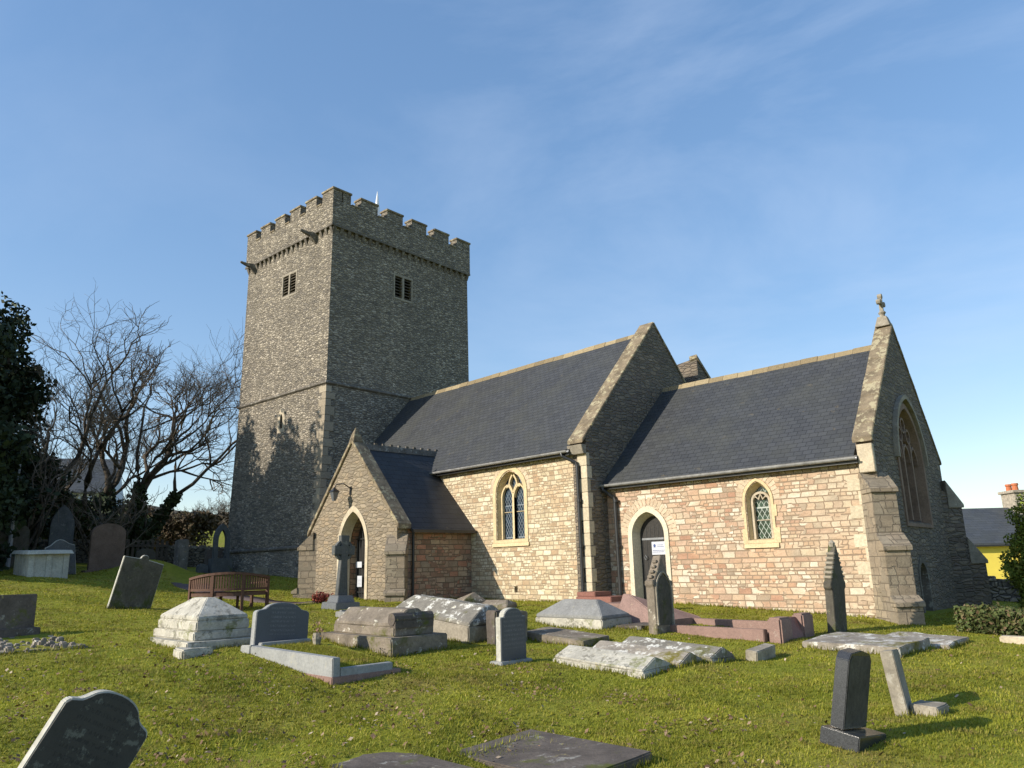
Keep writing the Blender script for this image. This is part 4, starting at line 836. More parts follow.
coped('coped_tomb', -12.6, -10.3, 8.85, 9.95, [(0, -.15, .30)], .30, 'grey_lichen_tomb', 'grey coped tomb thickly spotted with white lichen, behind the small headstone', tilt=tiltd(0, 5), hip=.10, ridge_w=.10, roll=False, jit=.02, matb='weathered_stone')
bs = thing('broken_block', -9.95, 9.45, 'dark broken block leaning on the east end of the lichen spotted tomb', 'stone', rz=.1); part(MB().box(-.12, .1, -.42, .1, -.05, .52), 'block', 'dark_ledger', bs, bevel=.02, sub=2, jitter=.02); part(MB().box(-.02, .2, -.02, .32, -.1, .48), 'pale_block', 'brown_lichen_tomb', bs, bevel=.02, sub=2, jitter=.02)
coped('hipped_tomb', -11.25, -9.5, 11.45, 12.35, [(0, -.15, .16)], .34, 'blue_grey_slab', 'blue grey hipped tomb on a pale rough base near the nave corner', hip=.42, ridge_w=.05, jit=.008, matb='white_tomb_stone')
def ledger(name, x0, x1, y0, y1, h, mat, label, tilt=(0, 0), rz=0., jit=.012, cat='ledger stone', dz=0.):
    cx, cy = (x0+x1)/2, (y0+y1)/2; r = thing(name, cx, cy, label, cat, rz, tilt, dz=dz); part(MB().box(-(x1-x0)/2, (x1-x0)/2, -(y1-y0)/2, (y1-y0)/2, -.14, h), 'slab', mat, r, bevel=.012, sub=3, jitter=jit)
    EXCL.append((x0, x1, y0, y1)); return r
ledger('ledger_stone', -9.35, -8.75, 11.65, 12.6, .07, 'dark_ledger', 'low dark slab lying against the east end of the blue grey tomb')
ledger('ledger_stone', -10.0, -8.6, 9.85, 10.55, .13, 'brown_lichen_tomb', 'thin dark edged slab lying flat between the small headstone and white tomb tops', tilt=tiltd(3, 4))
ledger('ledger_stone', -5.85, -4.4, 11.85, 13.15, .10, 'mossy_slab', 'broad lichen and moss covered slab by the chancel corner', tilt=tiltd(2, 1), jit=.018)
ledger('ledger_stone', -5.3, -4.2, 13.3, 14.3, .05, 'mossy_slab', 'rough mossy slab just behind the broad lichened one', tilt=tiltd(3, 2), jit=.03)
ledger('ledger_stone', -5.95, -4.2, 3.5, 4.25, .075, 'dark_ledger', 'dark flat ledger stone sunk in grass at the bottom edge, nearest the camera', jit=.004)
ledger('ledger_stone', -5.5, -4.1, 4.5, 5.5, .04, 'dark_ledger', 'dark flat ledger stone with grass growing over its middle, second from the camera', jit=.004, tilt=tiltd(2, 0))
EXCL[-1] = (-4.7, -4.1, 4.5, 5.5); EXCL.append((-5.5, -5.3, 4.5, 5.5)); EXCL.append((-5.5, -4.1, 5.25, 5.5))
for i, (y0, y1, lab, mt, dz) in enumerate([(8.42, 9.1, 'white washed coped slab, the nearest of three side by side', 'white_tomb_stone', 0), (9.12, 9.72, 'mossy coped slab in the middle of three side by side', 'mossy_slab', .02), (9.74, 10.42, 'speckled coped slab, the farthest of three side by side', 'grey_lichen_tomb', .03)]):
    coped('coped_slab', -7.95+.05*i, -6.35+.1*i, y0, y1, [(0, -.15, .06)], .15, mt, lab, hip=.01, ridge_w=.01, tilt=tiltd(2-2*i, 3), jit=.014, group='three low coped slabs lying side by side')
bk = thing('stone_block', -5.97, 10.78, 'small dark block half sunk in the grass right of the coped slabs', 'stone', tilt=tiltd(4, 6)); part(MB().box(-.09, .09, -.29, .29, -.1, .17), 'block', 'weathered_stone', bk, bevel=.012, sub=1, jitter=.008)
bk = thing('stone_fragment', -9.95, 4.8+6.7, 'weathered stone fragment', 'stone') if 0 else None
# piled dark coped stones near the porch
for i, (x, y, w, l, hh, rz, tl, lab) in enumerate([(-15.6, 12.3, .55, 1.5, .22, .15, (4, 5), 'dark slab heap stone nearest the porch wall'), (-14.9, 12.75, .6, 1.2, .27, -.3, (-6, -8), 'tilted dark ridged stone in the middle of the fallen heap'), (-14.1, 12.95, .5, 1.0, .18, .3, (7, 2), 'low dark ridged stone at the east end of the fallen heap')]):
    r = thing('fallen_stone', x, y, lab, 'stone', rz, tiltd(*tl), group='heap of fallen ridged stones by the porch'); part(MB().loft([[(-l/2, -w/2, -.1), (l/2, -w/2, -.1), (l/2, w/2, -.1), (-l/2, w/2, -.1)], [(-l/2, -w/2, .08), (l/2, -w/2, .08), (l/2, w/2, .08), (-l/2, w/2, .08)], [(-l/2+.12, -.02, hh), (l/2-.1, -.02, hh), (l/2-.1, .02, hh), (-l/2+.12, .02, hh)]]), 'ridged_stone', 'brown_lichen_tomb', r, bevel=.012, sub=2, jitter=.02)
# red granite step behind the hipped tomb
r = thing('red_granite_tomb', -11.6, 14.2, 'stepped red granite block at the foot of the nave corner', 'tomb'); part(MB().box(-.65, .4, -.35, .35, -.1, .26).box(-.66, -.1, -.3, .3, .262, .36), 'steps', 'red_granite', r, bevel=.012)
# pink granite kerbed grave with sloping stone
kerb_set('grave_kerb', -8.75, -6.5, 11.9, 13.25, .11, .14, 'pink_granite', 'long pink granite kerb running east from the arched gothic headstone', None)
r = thing('pink_headstone', -6.35, 12.6, 'small block shaped pink granite headstone closing the pink kerb', 'headstone'); part(MB().box(-.12, .12, -.62, -.22, -.1, .36), 'end_block', 'pink_granite', r, bevel=.03); part(MB().box(-.1, .1, .2, .6, -.1, .38), 'end_block', 'pink_granite', r, bevel=.03); part(MB().hexa([(-.13, -.2, -.1), (.14, -.2, -.1), (.14, .2, -.1), (-.13, .2, -.1)], [(-.13, -.2, .33), (-.02, -.2, .33), (-.02, .2, .33), (-.13, .2, .33)]), 'desk_stone', 'red_granite', r, bevel=.01)
r = thing('pink_wedge_tomb', -9.35, 12.95, 'sloping wedge of pink granite directly behind the arched gothic headstone', 'tomb'); part(MB().hexa([(-.7, -.5, -.1), (.75, -.5, -.1), (.75, .5, -.1), (-.7, .5, -.1)], [(-.65, -.2, .52), (-.5, -.2, .52), (.72, .5, .06), (-.6, .5, .3)]), 'wedge', 'pink_granite', r, bevel=.015)
ledger('pink_slab', -11.1, -9.9, 13.3, 14.1, .22, 'pink_granite', 'flat red and pink slab below the chancel door', jit=.004, cat='slab')
r = thing('stone_ball_pier', -10.25, 14.5, 'short dark carved stump beside the chancel door step', 'stone'); part(MB().tube([(0, 0, -.1), (0, 0, .22), (0, 0, .30), (0, 0, .36)], [.16, .13, .15, .05], 10), 'stump', 'dark_ledger', r)
# gothic headstone
r = thing('gothic_headstone', -8.4, 11.78, 'tall gothic headstone with crocketed gable standing before the chancel door', 'headstone', 0, tiltd(-2, -2))
a_ = arch(.52, -.3, .92, 1.36, 0, 7); a_[7+0] = a_[7]
w_ = .27; prof = [(-w_, -.3), (-w_, .78), (-w_-.03, .80), (-w_-.03, .88), (-w_+.04, .90), (-.04, 1.25), (0, 1.34), (.04, 1.25), (w_-.04, .90), (w_+.03, .88), (w_+.03, .80), (w_, .78), (w_, -.3)]
part(MB(lambda p: (p[1], p[0], p[2])).ext(prof, -.09, .09), 'slab', 'brown_lichen_tomb', r, bevel=.01, sub=1, jitter=.008)
m = MB(lambda p: (p[1], p[0], p[2])); pan = arch(.40, .12, .68, .98, 0, 7)
part(m.ext(pan, .092, .098), 'inscription_panel', 'dark_mossy_headstone', r)
m = MB(lambda p: (p[1], p[0], p[2])); m.bar(arch(.46, .12, .70, 1.04, 0, 7), .035, .09, .115); part(m, 'arch_moulding', 'weathered_stone', r)
for sg in (-1, 1):
    for k in range(4): part(MB(lambda p: (p[1], p[0], p[2])).box(sg*(w_-.03-.055*k)-.025, sg*(w_-.03-.055*k)+.025, -.05, .05, .93+.09*k, .98+.09*k), 'crocket', 'brown_lichen_tomb', r, bevel=.008)
# tall crocketed stone seen edge on
r = thing('pinnacled_headstone', -6.1, 13.75, 'very tall narrow headstone with a jagged crocketed edge near the chancel wall', 'headstone', 0, tiltd(0, 3))
w_ = .25; prof = [(-w_, -.3), (-w_, .72), (-w_-.05, .76), (-w_-.05, .84), (-w_, .88), (-.06, 1.38), (0, 1.5), (.06, 1.38), (w_, .88), (w_+.05, .84), (w_+.05, .76), (w_, .72), (w_, -.3)]
part(MB(lambda p: (p[1], p[0], p[2])).ext(prof, -.07, .07), 'slab', 'dark_mossy_headstone', r, bevel=.008, sub=1, jitter=.01)
for sg in (-1, 1):
    for k in range(6): part(MB(lambda p: (p[1], p[0], p[2])).box(sg*(w_-.01-.034*k)-.035, sg*(w_-.01-.034*k)+.035, -.075, .075, .92+.08*k, .965+.08*k), 'crocket', 'weathered_stone', r, bevel=.01)
part(MB().tube([(0, 0, 1.46), (0, 0, 1.53), (0, 0, 1.58)], [.045, .06, .01], 8), 'finial', 'weathered_stone', r)
# black granite headstone on plinth, front right
r = thing('black_headstone', -3.18, 7.2, 'black granite headstone on a black plinth leaning right in the near right lawn', 'headstone', 0, tiltd(-6, 9.5))
part(MB().box(-.16, .18, -.29, .29, -.05, .09), 'plinth', 'black_granite', r, bevel=.008)
part(MB(lambda p: (p[1], p[0], p[2])).ext([(-.24, .10), (-.24, .68), (-.20, .74), (-.17, .745), (0, .77), (.17, .745), (.20, .74), (.24, .68), (.24, .10)], -.10, .02), 'slab', 'black_granite', r, bevel=.006)
part(MB(lambda p: (p[1], p[0], p[2])).ext([(-.22, .12), (-.22, .67), (-.17, .72), (.17, .72), (.22, .67), (.22, .12)], .0205, .024), 'inscription_panel', 'dark_mossy_headstone', r)
r = thing('vase_hole', -2.98, 7.22, 'x', 'x') if 0 else None
headstone('thin_headstone', -3.3, 8.8, .42, .62, .125, 'flat', 'weathered_stone', 'thin brownish headstone leaning left behind the black granite one', None, rz=.22, tilt=tiltd(0, -7), base=None, cat='headstone')
ledger('footstone', -3.22, -2.95, 8.72, 9.05, .10, 'weathered_stone', 'small stone foot block at the base of the thin leaning headstone', cat='stone')
# celtic cross
r = thing('celtic_cross', -16.95, 10.45, 'dark celtic cross on a stepped base in front of the porch door', 'cross', 0, tiltd(-1, 1))
part(MB().hexa([(-.36, -.36, -.15), (.36, -.36, -.15), (.36, .36, -.15), (-.36, .36, -.15)], [(-.33, -.33, .14), (.33, -.33, .14), (.33, .33, .14), (-.33, .33, .14)]).hexa([(-.25, -.25, .14), (.25, -.25, .14), (.25, .25, .14), (-.25, .25, .14)], [(-.2, -.2, .3), (.2, -.2, .3), (.2, .2, .3), (-.2, .2, .3)]), 'stepped_base', 'grey_granite', r, bevel=.01)
part(MB(lambda p: (p[1], p[0], p[2])).ext([(-.14, .3), (-.09, 1.12), (-.1, 1.28), (-.29, 1.27), (-.29, 1.5), (-.1, 1.49), (-.12, 1.75), (.12, 1.75), (.1, 1.49), (.29, 1.5), (.29, 1.27), (.1, 1.28), (.09, 1.12), (.14, .3)], -.075, .075), 'shaft_and_arms', 'slate_headstone', r, bevel=.01)
m = MB(lambda p: (p[1], p[0], p[2])); n = 20; m.loft([[((.225+dr)*math.cos(2*math.pi*k/n), b, 1.385+(.225+dr)*math.sin(2*math.pi*k/n)) for dr, b in ((-.035, -.045), (.035, -.045), (.035, .045), (-.035, .045))] for k in range(n+1)]); part(m, 'ring', 'slate_headstone', r)
# heather bush and low stones by the porch
def leafblob(name, x, y, rx, ry, rz_, mat, n, size, label, cat, z0=0., lobes=6, seed=1, stem=True, group=None, flat=False):
    r = thing(name, x, y, label, cat, group=group); g = np.random.default_rng(seed)
    cs = g.normal(0, .33, (lobes, 3))*np.array([rx, ry, rz_*.5]) + np.array([0, 0, rz_*.5+z0]); k = g.integers(0, lobes, n)
    d = g.normal(0, 1, (n, 3)); d /= np.linalg.norm(d, axis=1)[:, None]; rad = g.uniform(.55, 1.05, n)[:, None]
    p = cs[k] + d*rad*np.array([rx, ry, rz_*.8])*.62; p[:, 2] = np.maximum(p[:, 2], g.uniform(0, .1, n))
    leaf_mesh('leaves', p, size, mat, r, g)
    if stem:
        m = MB()
        for j in range(5): a = j*1.3; m.tube([(0, 0, -.1), (rx*.3*math.cos(a), ry*.3*math.sin(a), rz_*.4), (rx*.6*math.cos(a), ry*.6*math.sin(a), rz_*.8)], [.03, .02, .005], 5)
        part(m, 'stems', 'bark', r, uv=False)
    return r
def leaf_mesh(name, p, size, mat, parent, g, kind='leaf', aspect=1.6):
    n = len(p); a = g.normal(0, 1, (n, 3)); a /= np.linalg.norm(a, axis=1)[:, None]; b = np.cross(a, g.normal(0, 1, (n, 3))); b /= np.linalg.norm(b, axis=1)[:, None]
    s = size*g.uniform(.6, 1.3, n)[:, None]; q = np.stack([p-a*s*aspect*.5, p+b*s*.5, p+a*s*aspect*.5, p-b*s*.5], 1).reshape(-1, 3)
    raw_mesh(name, q, 4, mat, parent); 
leafblob('heather_bush', -18.6, 10.9, .28, .28, .3, 'heather', 900, .035, 'small reddish heather bush left of the celtic cross', 'bush', seed=3)
kb = kerb_set('grave_kerb', -15.3, -13.6, 9.3, 10.1, .14, .1, 'blue_grey_slab', 'low grey kerb between the celtic cross and the brown coped tomb', None)
# rubble plot by the left hand tomb
r = thing('rubble_plot', -13.7, 3.0, 'patch of stone chippings and broken kerb before the low dark headstone', 'rubble'); m = MB()
part(MB().box(-1.2, 1.0, -.6, .62, -.15, .0), 'bed', 'rubble_stone', r, bevel=.03, sub=5, jitter=.04)
for k in range(70):
    x, y = random.uniform(-1.2, 1.0), random.uniform(-.6, .62); s = random.uniform(.02, .065)
    c = part(MB().box(x-s, x+s, y-s*.8, y+s*.8, -.05, .01+s*.9), 'chipping', 'rubble_stone', r, bevel=s*.3, jitter=s*.4)
EXCL.append((-14.9, -12.7, 2.4, 3.62))
# --- bench : curved garden seat seen from behind
bn = thing('curved_bench', -20.2, 9.15, 'curved reddish brown wooden slatted bench with its back to the viewer', 'bench', 0, dz=-.07)
Rb = 1.2; A0, A1 = math.radians(-83), math.radians(22); Pp = lambda r, a, z: (r*math.cos(a), r*math.sin(a), z)
AH = lambda a: .13*math.sin(math.pi*(a-A0)/(A1-A0))
def arcstrip(r0, r1, z0, z1, a0=A0, a1=A1, n=14, up=0): return MB().loft([[Pp(r0, a, z0+up*AH(a)), Pp(r1, a, z0+up*AH(a)), Pp(r1, a, z1+up*AH(a)), Pp(r0, a, z1+up*AH(a))] for a in [a0+(a1-a0)*k/n for k in range(n+1)]])
part(arcstrip(Rb-.04, Rb+.04, .74, .80, up=1), 'top_rail', 'bench_wood', bn); part(arcstrip(Rb-.02, Rb+.02, .47, .53), 'lower_rail', 'bench_wood', bn)
part(arcstrip(Rb-.06, Rb-.0, .34, .42), 'seat_rail', 'bench_wood', bn)
for k in range(5): part(arcstrip(Rb-.14-.09*k, Rb-.07-.09*k, .42, .445), 'seat_slat', 'bench_wood', bn)
for k in range(34):
    a = A0+(A1-A0)*(k+.5)/34; m = MB(); d = .016; m.hexa([Pp(Rb-.01, a-d, .53), Pp(Rb+.01, a-d, .53), Pp(Rb+.01, a+d, .53), Pp(Rb-.01, a+d, .53)], [Pp(Rb-.01, a-d, .75+AH(a)), Pp(Rb+.01, a-d, .75+AH(a)), Pp(Rb+.01, a+d, .75+AH(a)), Pp(Rb-.01, a+d, .75+AH(a))]); part(m, 'back_slat', 'bench_wood', bn)
for a in (A0+.02, A0+(A1-A0)/3, A0+(A1-A0)*2/3, A1-.02):
    d = .027; part(MB().hexa([Pp(Rb-.04, a-d, -.1), Pp(Rb+.035, a-d, -.1), Pp(Rb+.035, a+d, -.1), Pp(Rb-.04, a+d, -.1)], [Pp(Rb-.03, a-d, .76+AH(a)), Pp(Rb+.03, a-d, .76+AH(a)), Pp(Rb+.03, a+d, .76+AH(a)), Pp(Rb-.03, a+d, .76+AH(a))]), 'leg', 'bench_wood', bn)
    part(MB().hexa([Pp(Rb-.56, a-d*1.6, -.1), Pp(Rb-.49, a-d*1.6, -.1), Pp(Rb-.49, a+d*1.6, -.1), Pp(Rb-.56, a+d*1.6, -.1)], [Pp(Rb-.56, a-d*1.6, .42), Pp(Rb-.49, a-d*1.6, .42), Pp(Rb-.49, a+d*1.6, .42), Pp(Rb-.56, a+d*1.6, .42)]), 'leg', 'bench_wood', bn)
for a in (A0+.02, A1-.02):
    d = .035; part(MB().hexa([Pp(Rb-.58, a-d, .62), Pp(Rb, a-d, .64), Pp(Rb, a+d, .64), Pp(Rb-.58, a+d, .62)], [Pp(Rb-.58, a-d, .655), Pp(Rb, a-d, .675), Pp(Rb, a+d, .675), Pp(Rb-.58, a+d, .655)]), 'armrest', 'bench_wood', bn)
# --- chest tomb and background stones
r = thing('chest_tomb', -26.9, 6.15, 'pale stone chest tomb with panelled sides and flat lid in the left shade', 'tomb', tilt=tiltd(1, 2))
part(MB().box(-.85, .85, -.5, .5, -.15, .68), 'chest', 'chest_tomb_stone', r, bevel=.01)
part(MB().hexa([(-1.0, -.62, .68), (1.0, -.62, .68), (1.0, .62, .68), (-1.0, .62, .68)], [(-.94, -.56, .79), (.94, -.56, .79), (.94, .56, .79), (-.94, .56, .79)]), 'lid', 'chest_tomb_stone', r, bevel=.012)
for x in (-.78, -.26, .26, .78):
    for sy in (-1, 1): part(MB().box(x-.09, x+.09, sy*.5-.03 if sy < 0 else .47, sy*.5+.03 if sy < 0 else .53, -.1, .68), 'pilaster', 'chest_tomb_stone', r)
for y in (-.45, 0, .45): part(MB().box(.84, .885, y-.07, y+.07, -.1, .68), 'pilaster', 'chest_tomb_stone', r)
headstone('headstone', -29.5, 8.72, 1.12, 1.72, .16, 'round', 'brown_headstone', 'large brown round topped headstone under the tree at left', base=(.4, 1.4, .12))
headstone('headstone', -27.9, 6.95, .85, 1.12, .12, 'ogee', 'edge_stone', 'grey shouldered headstone just right of the chest tomb', 'slate_headstone', tilt=tiltd(7, 0))
headstone('headstone', -26.5, 4.4, .75, 1.0, .12, 'round', 'slate_headstone', 'dark grey headstone at the left edge beyond the chest tomb')
headstone('headstone', -31.6, 6.1, 1.3, 1.6, .15, 'round', 'dark_mossy_headstone', 'wide dark headstone deep in shade behind the chest tomb')
headstone('headstone', -32.2, 7.9, .8, 2.3, .15, 'gothic', 'slate_headstone', 'tall dark blue headstone deep in shade left of the brown one')
headstone('headstone', -30.9, 9.6+.9, .7, .9, .12, 'round', 'dark_mossy_headstone', 'small dark headstone in shade just right of the brown one')
headstone('headstone', -30.6, 13.0, .62, 1.0, .3, 'flat', 'dark_ledger', 'dark square headstone left of the pierced arch monument')
headstone('footstone', -29.7, 12.2, .4, .38, .2, 'round', 'slate_headstone', 'low rounded stone in front of the pierced arch monument', cat='stone')
headstone('footstone', -27.6, 13.55, .5, .3, .2, 'flat', 'weathered_stone', 'low square stone at the foot of the tower', cat='stone')
r = thing('arch_monument', -29.6, 13.3-.45, 'narrow pointed arch monument pierced so the field shows through, by the tower', 'monument')
m = MB(lambda p: (p[1], p[0], p[2])); o_ = arch(.62, .6, 1.35, 1.95, 0, 7); i_ = arch(.32, .62, 1.3, 1.72, 0, 7)
A = m.P(*[(a, -.09, c) for a, c in o_]); B = m.P(*[(a, -.09, c) for a, c in i_]); C_ = m.P(*[(a, .09, c) for a, c in o_]); D = m.P(*[(a, .09, c) for a, c in i_]); n = len(A)
for k in range(n):
    j = (k+1) % n; m.f += [(A[k], A[j], B[j], B[k]), (C_[k], C_[j], D[j], D[k]), (A[k], A[j], C_[j], C_[k]), (B[k], B[j], D[j], D[k])]
part(m, 'pierced_arch', 'slate_headstone', r); part(MB().box(-.2, .2, -.4, .4, -.15, .62), 'base', 'slate_headstone', r, bevel=.01)
# posts, gate, boundary wall
r = thing('gate_post', -33.3, 12.75, 'rough pale stone gatepost catching the sun at left', 'gatepost'); part(MB().box(-.24, .24, -.22, .22, -.2, 1.3), 'shaft', 'rubble_stone', r, bevel=.05, sub=2, jitter=.04)
r = thing('wooden_gate', -35.0, 11.95, 'dark wooden paling gate left of the gatepost', 'gate')
for k in range(9): part(MB().box(-.02, .02, -.85+k*.2, -.74+k*.2, .05, 1.15+random.uniform(-.05, .05)), 'paling', 'weathered_plank', r)
part(MB().box(.02, .06, -.9, .9, .3, .4).box(.02, .06, -.9, .9, .85, .95), 'rails', 'weathered_plank', r)
def rubble_wall(name, p0, p1, h, t, mat, label, seed=2, capmat='rubble_stone', n=None, caph=.14, h1=None):
    p0, p1 = Vector((*p0, 0)), Vector((*p1, 0)); L = (p1-p0).length; d = (p1-p0).normalized(); nn = Vector((-d.y, d.x, 0)); g = random.Random(seed); h1 = h1 or h
    root = thing(name, p0.x, p0.y, label, 'wall'); z0 = gz(p0.x, p0.y); m = MB(); k = max(4, int(L/.7)); rings = []
    for i in range(k+1):
        c = p0+d*(L*i/k); zb = gz(c.x, c.y)-z0; hh = h+(h1-h)*i/k; q = lambda o, z: ((c-p0)+nn*o + Vector((0, 0, zb+z)))[:]
        w = t/2+g.uniform(-.02, .02); zt = hh+g.uniform(-.05, .05); rings.append([q(-w-.04, -.3), q(w+.04, -.3), q(w, zt), q(-w, zt)])
    part(m.loft(rings), 'masonry', mat, root)
    m = MB(); s = 0
    while s < L-.1:
        l = g.uniform(.18, .4); c = p0+d*(s+l/2); zb = gz(c.x, c.y)-z0+h+(h1-h)*s/L; o = c-p0; hh = g.uniform(.6, 1.3)*caph
        vs = [tuple(o + d*(sx*l*.46) + nn*(sy*t*.52) + Vector((0, 0, zb-.05+z))) for z in (0, hh) for sx, sy in ((-1, -1), (1, -1), (1, 1), (-1, 1))]; m.hexa(vs[:4], vs[4:]); s += l
    part(m, 'cope_stones', capmat, root, bevel=.02, jitter=.03); return root
rubble_wall('boundary_wall', (-37.5, 3), (-36.5, 11.0), .85, .45, 'boundary_rubble', 'low dark rubble wall with sunlit cope stones left of the wooden gate', 3)
rubble_wall('boundary_wall', (-36.4, 12.9), (-34.2, 22), .85, .45, 'boundary_rubble', 'low dark rubble wall with sunlit cope stones running behind the tower', 4)
pth = MB(); pts = [(-34.5, 12.0), (-30, 11.2), (-27, 10.4), (-24.5, 9.9), (-22.6, 10.2), (-20.5, 11.2), (-19.7, 12.3)]; rings = []
cc_ = []
for a, b in zip(pts, pts[1:]): cc_ += [(a[0]+(b[0]-a[0])*k/6, a[1]+(b[1]-a[1])*k/6) for k in range(6)]
cc_.append(pts[-1])
for i, c in enumerate(cc_):
    a = cc_[max(i-1, 0)]; b = cc_[min(i+1, len(cc_)-1)]; dx, dy = b[0]-a[0], b[1]-a[1]; l = math.hypot(dx, dy); nx_, ny_ = -dy/l, dx/l
    rings.append([(c[0]+nx_*o, c[1]+ny_*o, gz(c[0]+nx_*o, c[1]+ny_*o)+z) for o, z in ((-.55, -.1), (.55, -.1), (.55, .012), (-.55, .012))])
struct(pth.loft(rings).build('path', 'asphalt_path', smooth=True))
# bare earth patch at left
# --- right side : hedge, kerb, wall, house, conifer
r = thing('low_hedge', -3.2, 15.75, 'low clipped hedge along the grass right of the chancel', 'hedge'); g = np.random.default_rng(5); n = 15000
hx = g.uniform(-1.5, 3.0, n); hyy = g.uniform(-.36, .36, n); hz = g.uniform(0, .40, n); face = g.integers(0, 3, n); hz = np.where(face == 0, .38+g.normal(0, .025, n)+.03*np.sin(hx*5), hz); hyy = np.where(face == 1, -.36+g.normal(0, .03, n), hyy)
zz = thv(-3.2+hx, 15.75+hyy)-gz(-3.2, 15.75); leaf_mesh('leaves', np.c_[hx, hyy, hz+zz], .045, 'hedge_leaves', r, g)
m = MB()
for k in range(60): x = -1.45+k*.073; m.tube([(x, random.uniform(-.2, .2), -.25), (x+random.uniform(-.1, .1), random.uniform(-.2, .2), .33)], .007, 4)
part(m, 'stems', 'bark', r, uv=False)
r = thing('kerb_stones', -2.4, 14.7, 'row of pale kerb stones in front of the low hedge', 'kerb')
for k in range(6): x = -1.45+k*.62; part(MB().box(x, x+.6, -.09, .09, -.2+gz(-2.4+x, 14.7)-gz(-2.4, 14.7), .09+gz(-2.4+x, 14.7)-gz(-2.4, 14.7)), 'kerb_stone', 'quoin_stone', r, bevel=.02, jitter=.012)
pa, pb = rp(940, 600, 25), rp(1060, 600, 23)
rubble_wall('boundary_wall', (pa.x, pa.y), (pb.x, pb.y), .42, .5, 'boundary_rubble', 'dark ivy clad rubble wall in shade between chancel and yellow house', 8, 'boundary_rubble', caph=.3)
hc = rp(1030, 549, 38); hd = Vector((cr.x, cr.y, 0)).normalized(); hn = Vector((-hd.y, hd.x, 0)) 
HO = Vector((hc.x, hc.y, 0)); H = empty('yellow_house', (HO.x, HO.y, 2.15), math.atan2(hd.y, hd.x)-.02, label='bright yellow rendered house with slate roof behind the churchyard wall', cat='house')
# local x along the facade, y away, z relative to eaves
part(MB().loft([[(x, 0, -4.4), (x, 6, -4.4), (x, 6, 0), (x, 3, 1.75), (x, 0, 0)] for x in (-5.5, 1.45)]), 'wall', 'yellow_render', H)
rf = part(MB().hexa([(-5.7, -.25, -.12), (1.55, -.25, -.12), (1.55, 3.0, 1.8), (-5.7, 3.0, 1.8)], [(-5.7, -.25, .0), (1.55, -.25, .0), (1.55, 3.0, 1.92), (-5.7, 3.0, 1.92)]), 'roof', 'far_slate', H)
part(MB().hexa([(-5.7, 3.0, 1.8), (1.55, 3.0, 1.8), (1.55, 6.25, -.12), (-5.7, 6.25, -.12)], [(-5.7, 3.0, 1.92), (1.55, 3.0, 1.92), (1.55, 6.25, 0), (-5.7, 6.25, 0)]), 'roof', 'far_slate', H)
ch_ = part(MB().box(1.15, 1.75, 2.3, 3.5, .9, 2.65).box(1.05, 1.85, 2.2, 3.6, 2.65, 2.8), 'chimney', 'chimney_stone', H, bevel=.02)
for y in (2.6, 3.15): part(MB().tube([(1.45, y, 2.8), (1.45, y, 3.06), (1.45, y, 3.08), (1.45, y, 3.18)], [.16, .14, .18, .17], 10), 'chimney_pot', 'terracotta', ch_)
part(MB().box(-5.6, 1.5, -.3, -.22, -.16, -.08), 'gutter', 'black_paint', H)
dish = MB(); rings = []
for r0, d in ((.02, .16), (.15, .13), (.25, .07), (.31, 0)): rings.append([(-.35+r0*math.cos(2*math.pi*k/16), -.5+d, -.75+r0*math.sin(2*math.pi*k/16)) for k in range(16)])
ds = part(dish.loft(rings, cap=False), 'satellite_dish', 'dish_grey', H, recalc=False, smooth=True); part(MB().tube([(-.35, -.34, -.75), (-.35, 0, -.95)], .03, 6).tube([(-.35, -.38, -1.05), (-.35, -.85, -.8)], .018, 6), 'arm', 'dish_grey', ds)
# conifer
def crown(name, base, clumps, mat, n, size, label, cat, seed, trunk=None, bark='bark', group=None, aspect=1.6):
    r = empty(name, base, 0, (0, 0), label, cat, group); g = np.random.default_rng(seed); P = []
    tot = sum(c[3]*c[3]*c[4] for c in clumps)
    for (x, y, z, rh, rv) in clumps:
        k = int(n*rh*rh*rv/tot); d = g.normal(0, 1, (k, 3)); d /= np.linalg.norm(d, axis=1)[:, None]; rad = g.uniform(.35, 1.0, k)**.45
        bumpy = 1+.22*np.sin(d[:, 0]*5+seed+x)*np.sin(d[:, 2]*6+y)+g.normal(0, .05, k)
        P.append(np.array([x, y, z]) + d*(rad*bumpy)[:, None]*np.array([rh, rh, rv]))
    P = np.concatenate(P); leaf_mesh('crown', P, size, mat, r, g, aspect=aspect)
    m = MB(); h = max(c[2] for c in clumps); tr = trunk or .12; m.tube([(0, 0, -.4), (.03, 0, h*.4), (0, .05, h)], [tr, tr*.7, tr*.15], 8)
    for (x, y, z, rh, rv) in clumps: m.tube([(0, 0, z*.55), (x*.5, y*.5, z*.8), (x, y, z)], [tr*.35, tr*.25, tr*.08], 5)
    part(m, 'trunk', bark, r, uv=False); return r
bp = rp(1054, 600, 17); zb_ = gz(bp.x, bp.y); 
crown('conifer', (bp.x, bp.y, zb_), [(0, 0, .75, .8, .8), (.0, .1, 1.5, .66, .7), (-.1, 0, 2.1, .48, .6), (.25, -.1, 2.4, .3, .5), (-.45, .1, 1.1, .45, .6), (.5, .2, 1.6, .5, .8)], 'conifer_leaves', 26000, .045, 'bushy green conifer in front of the yellow house at the right edge', 'tree', 12, .07)
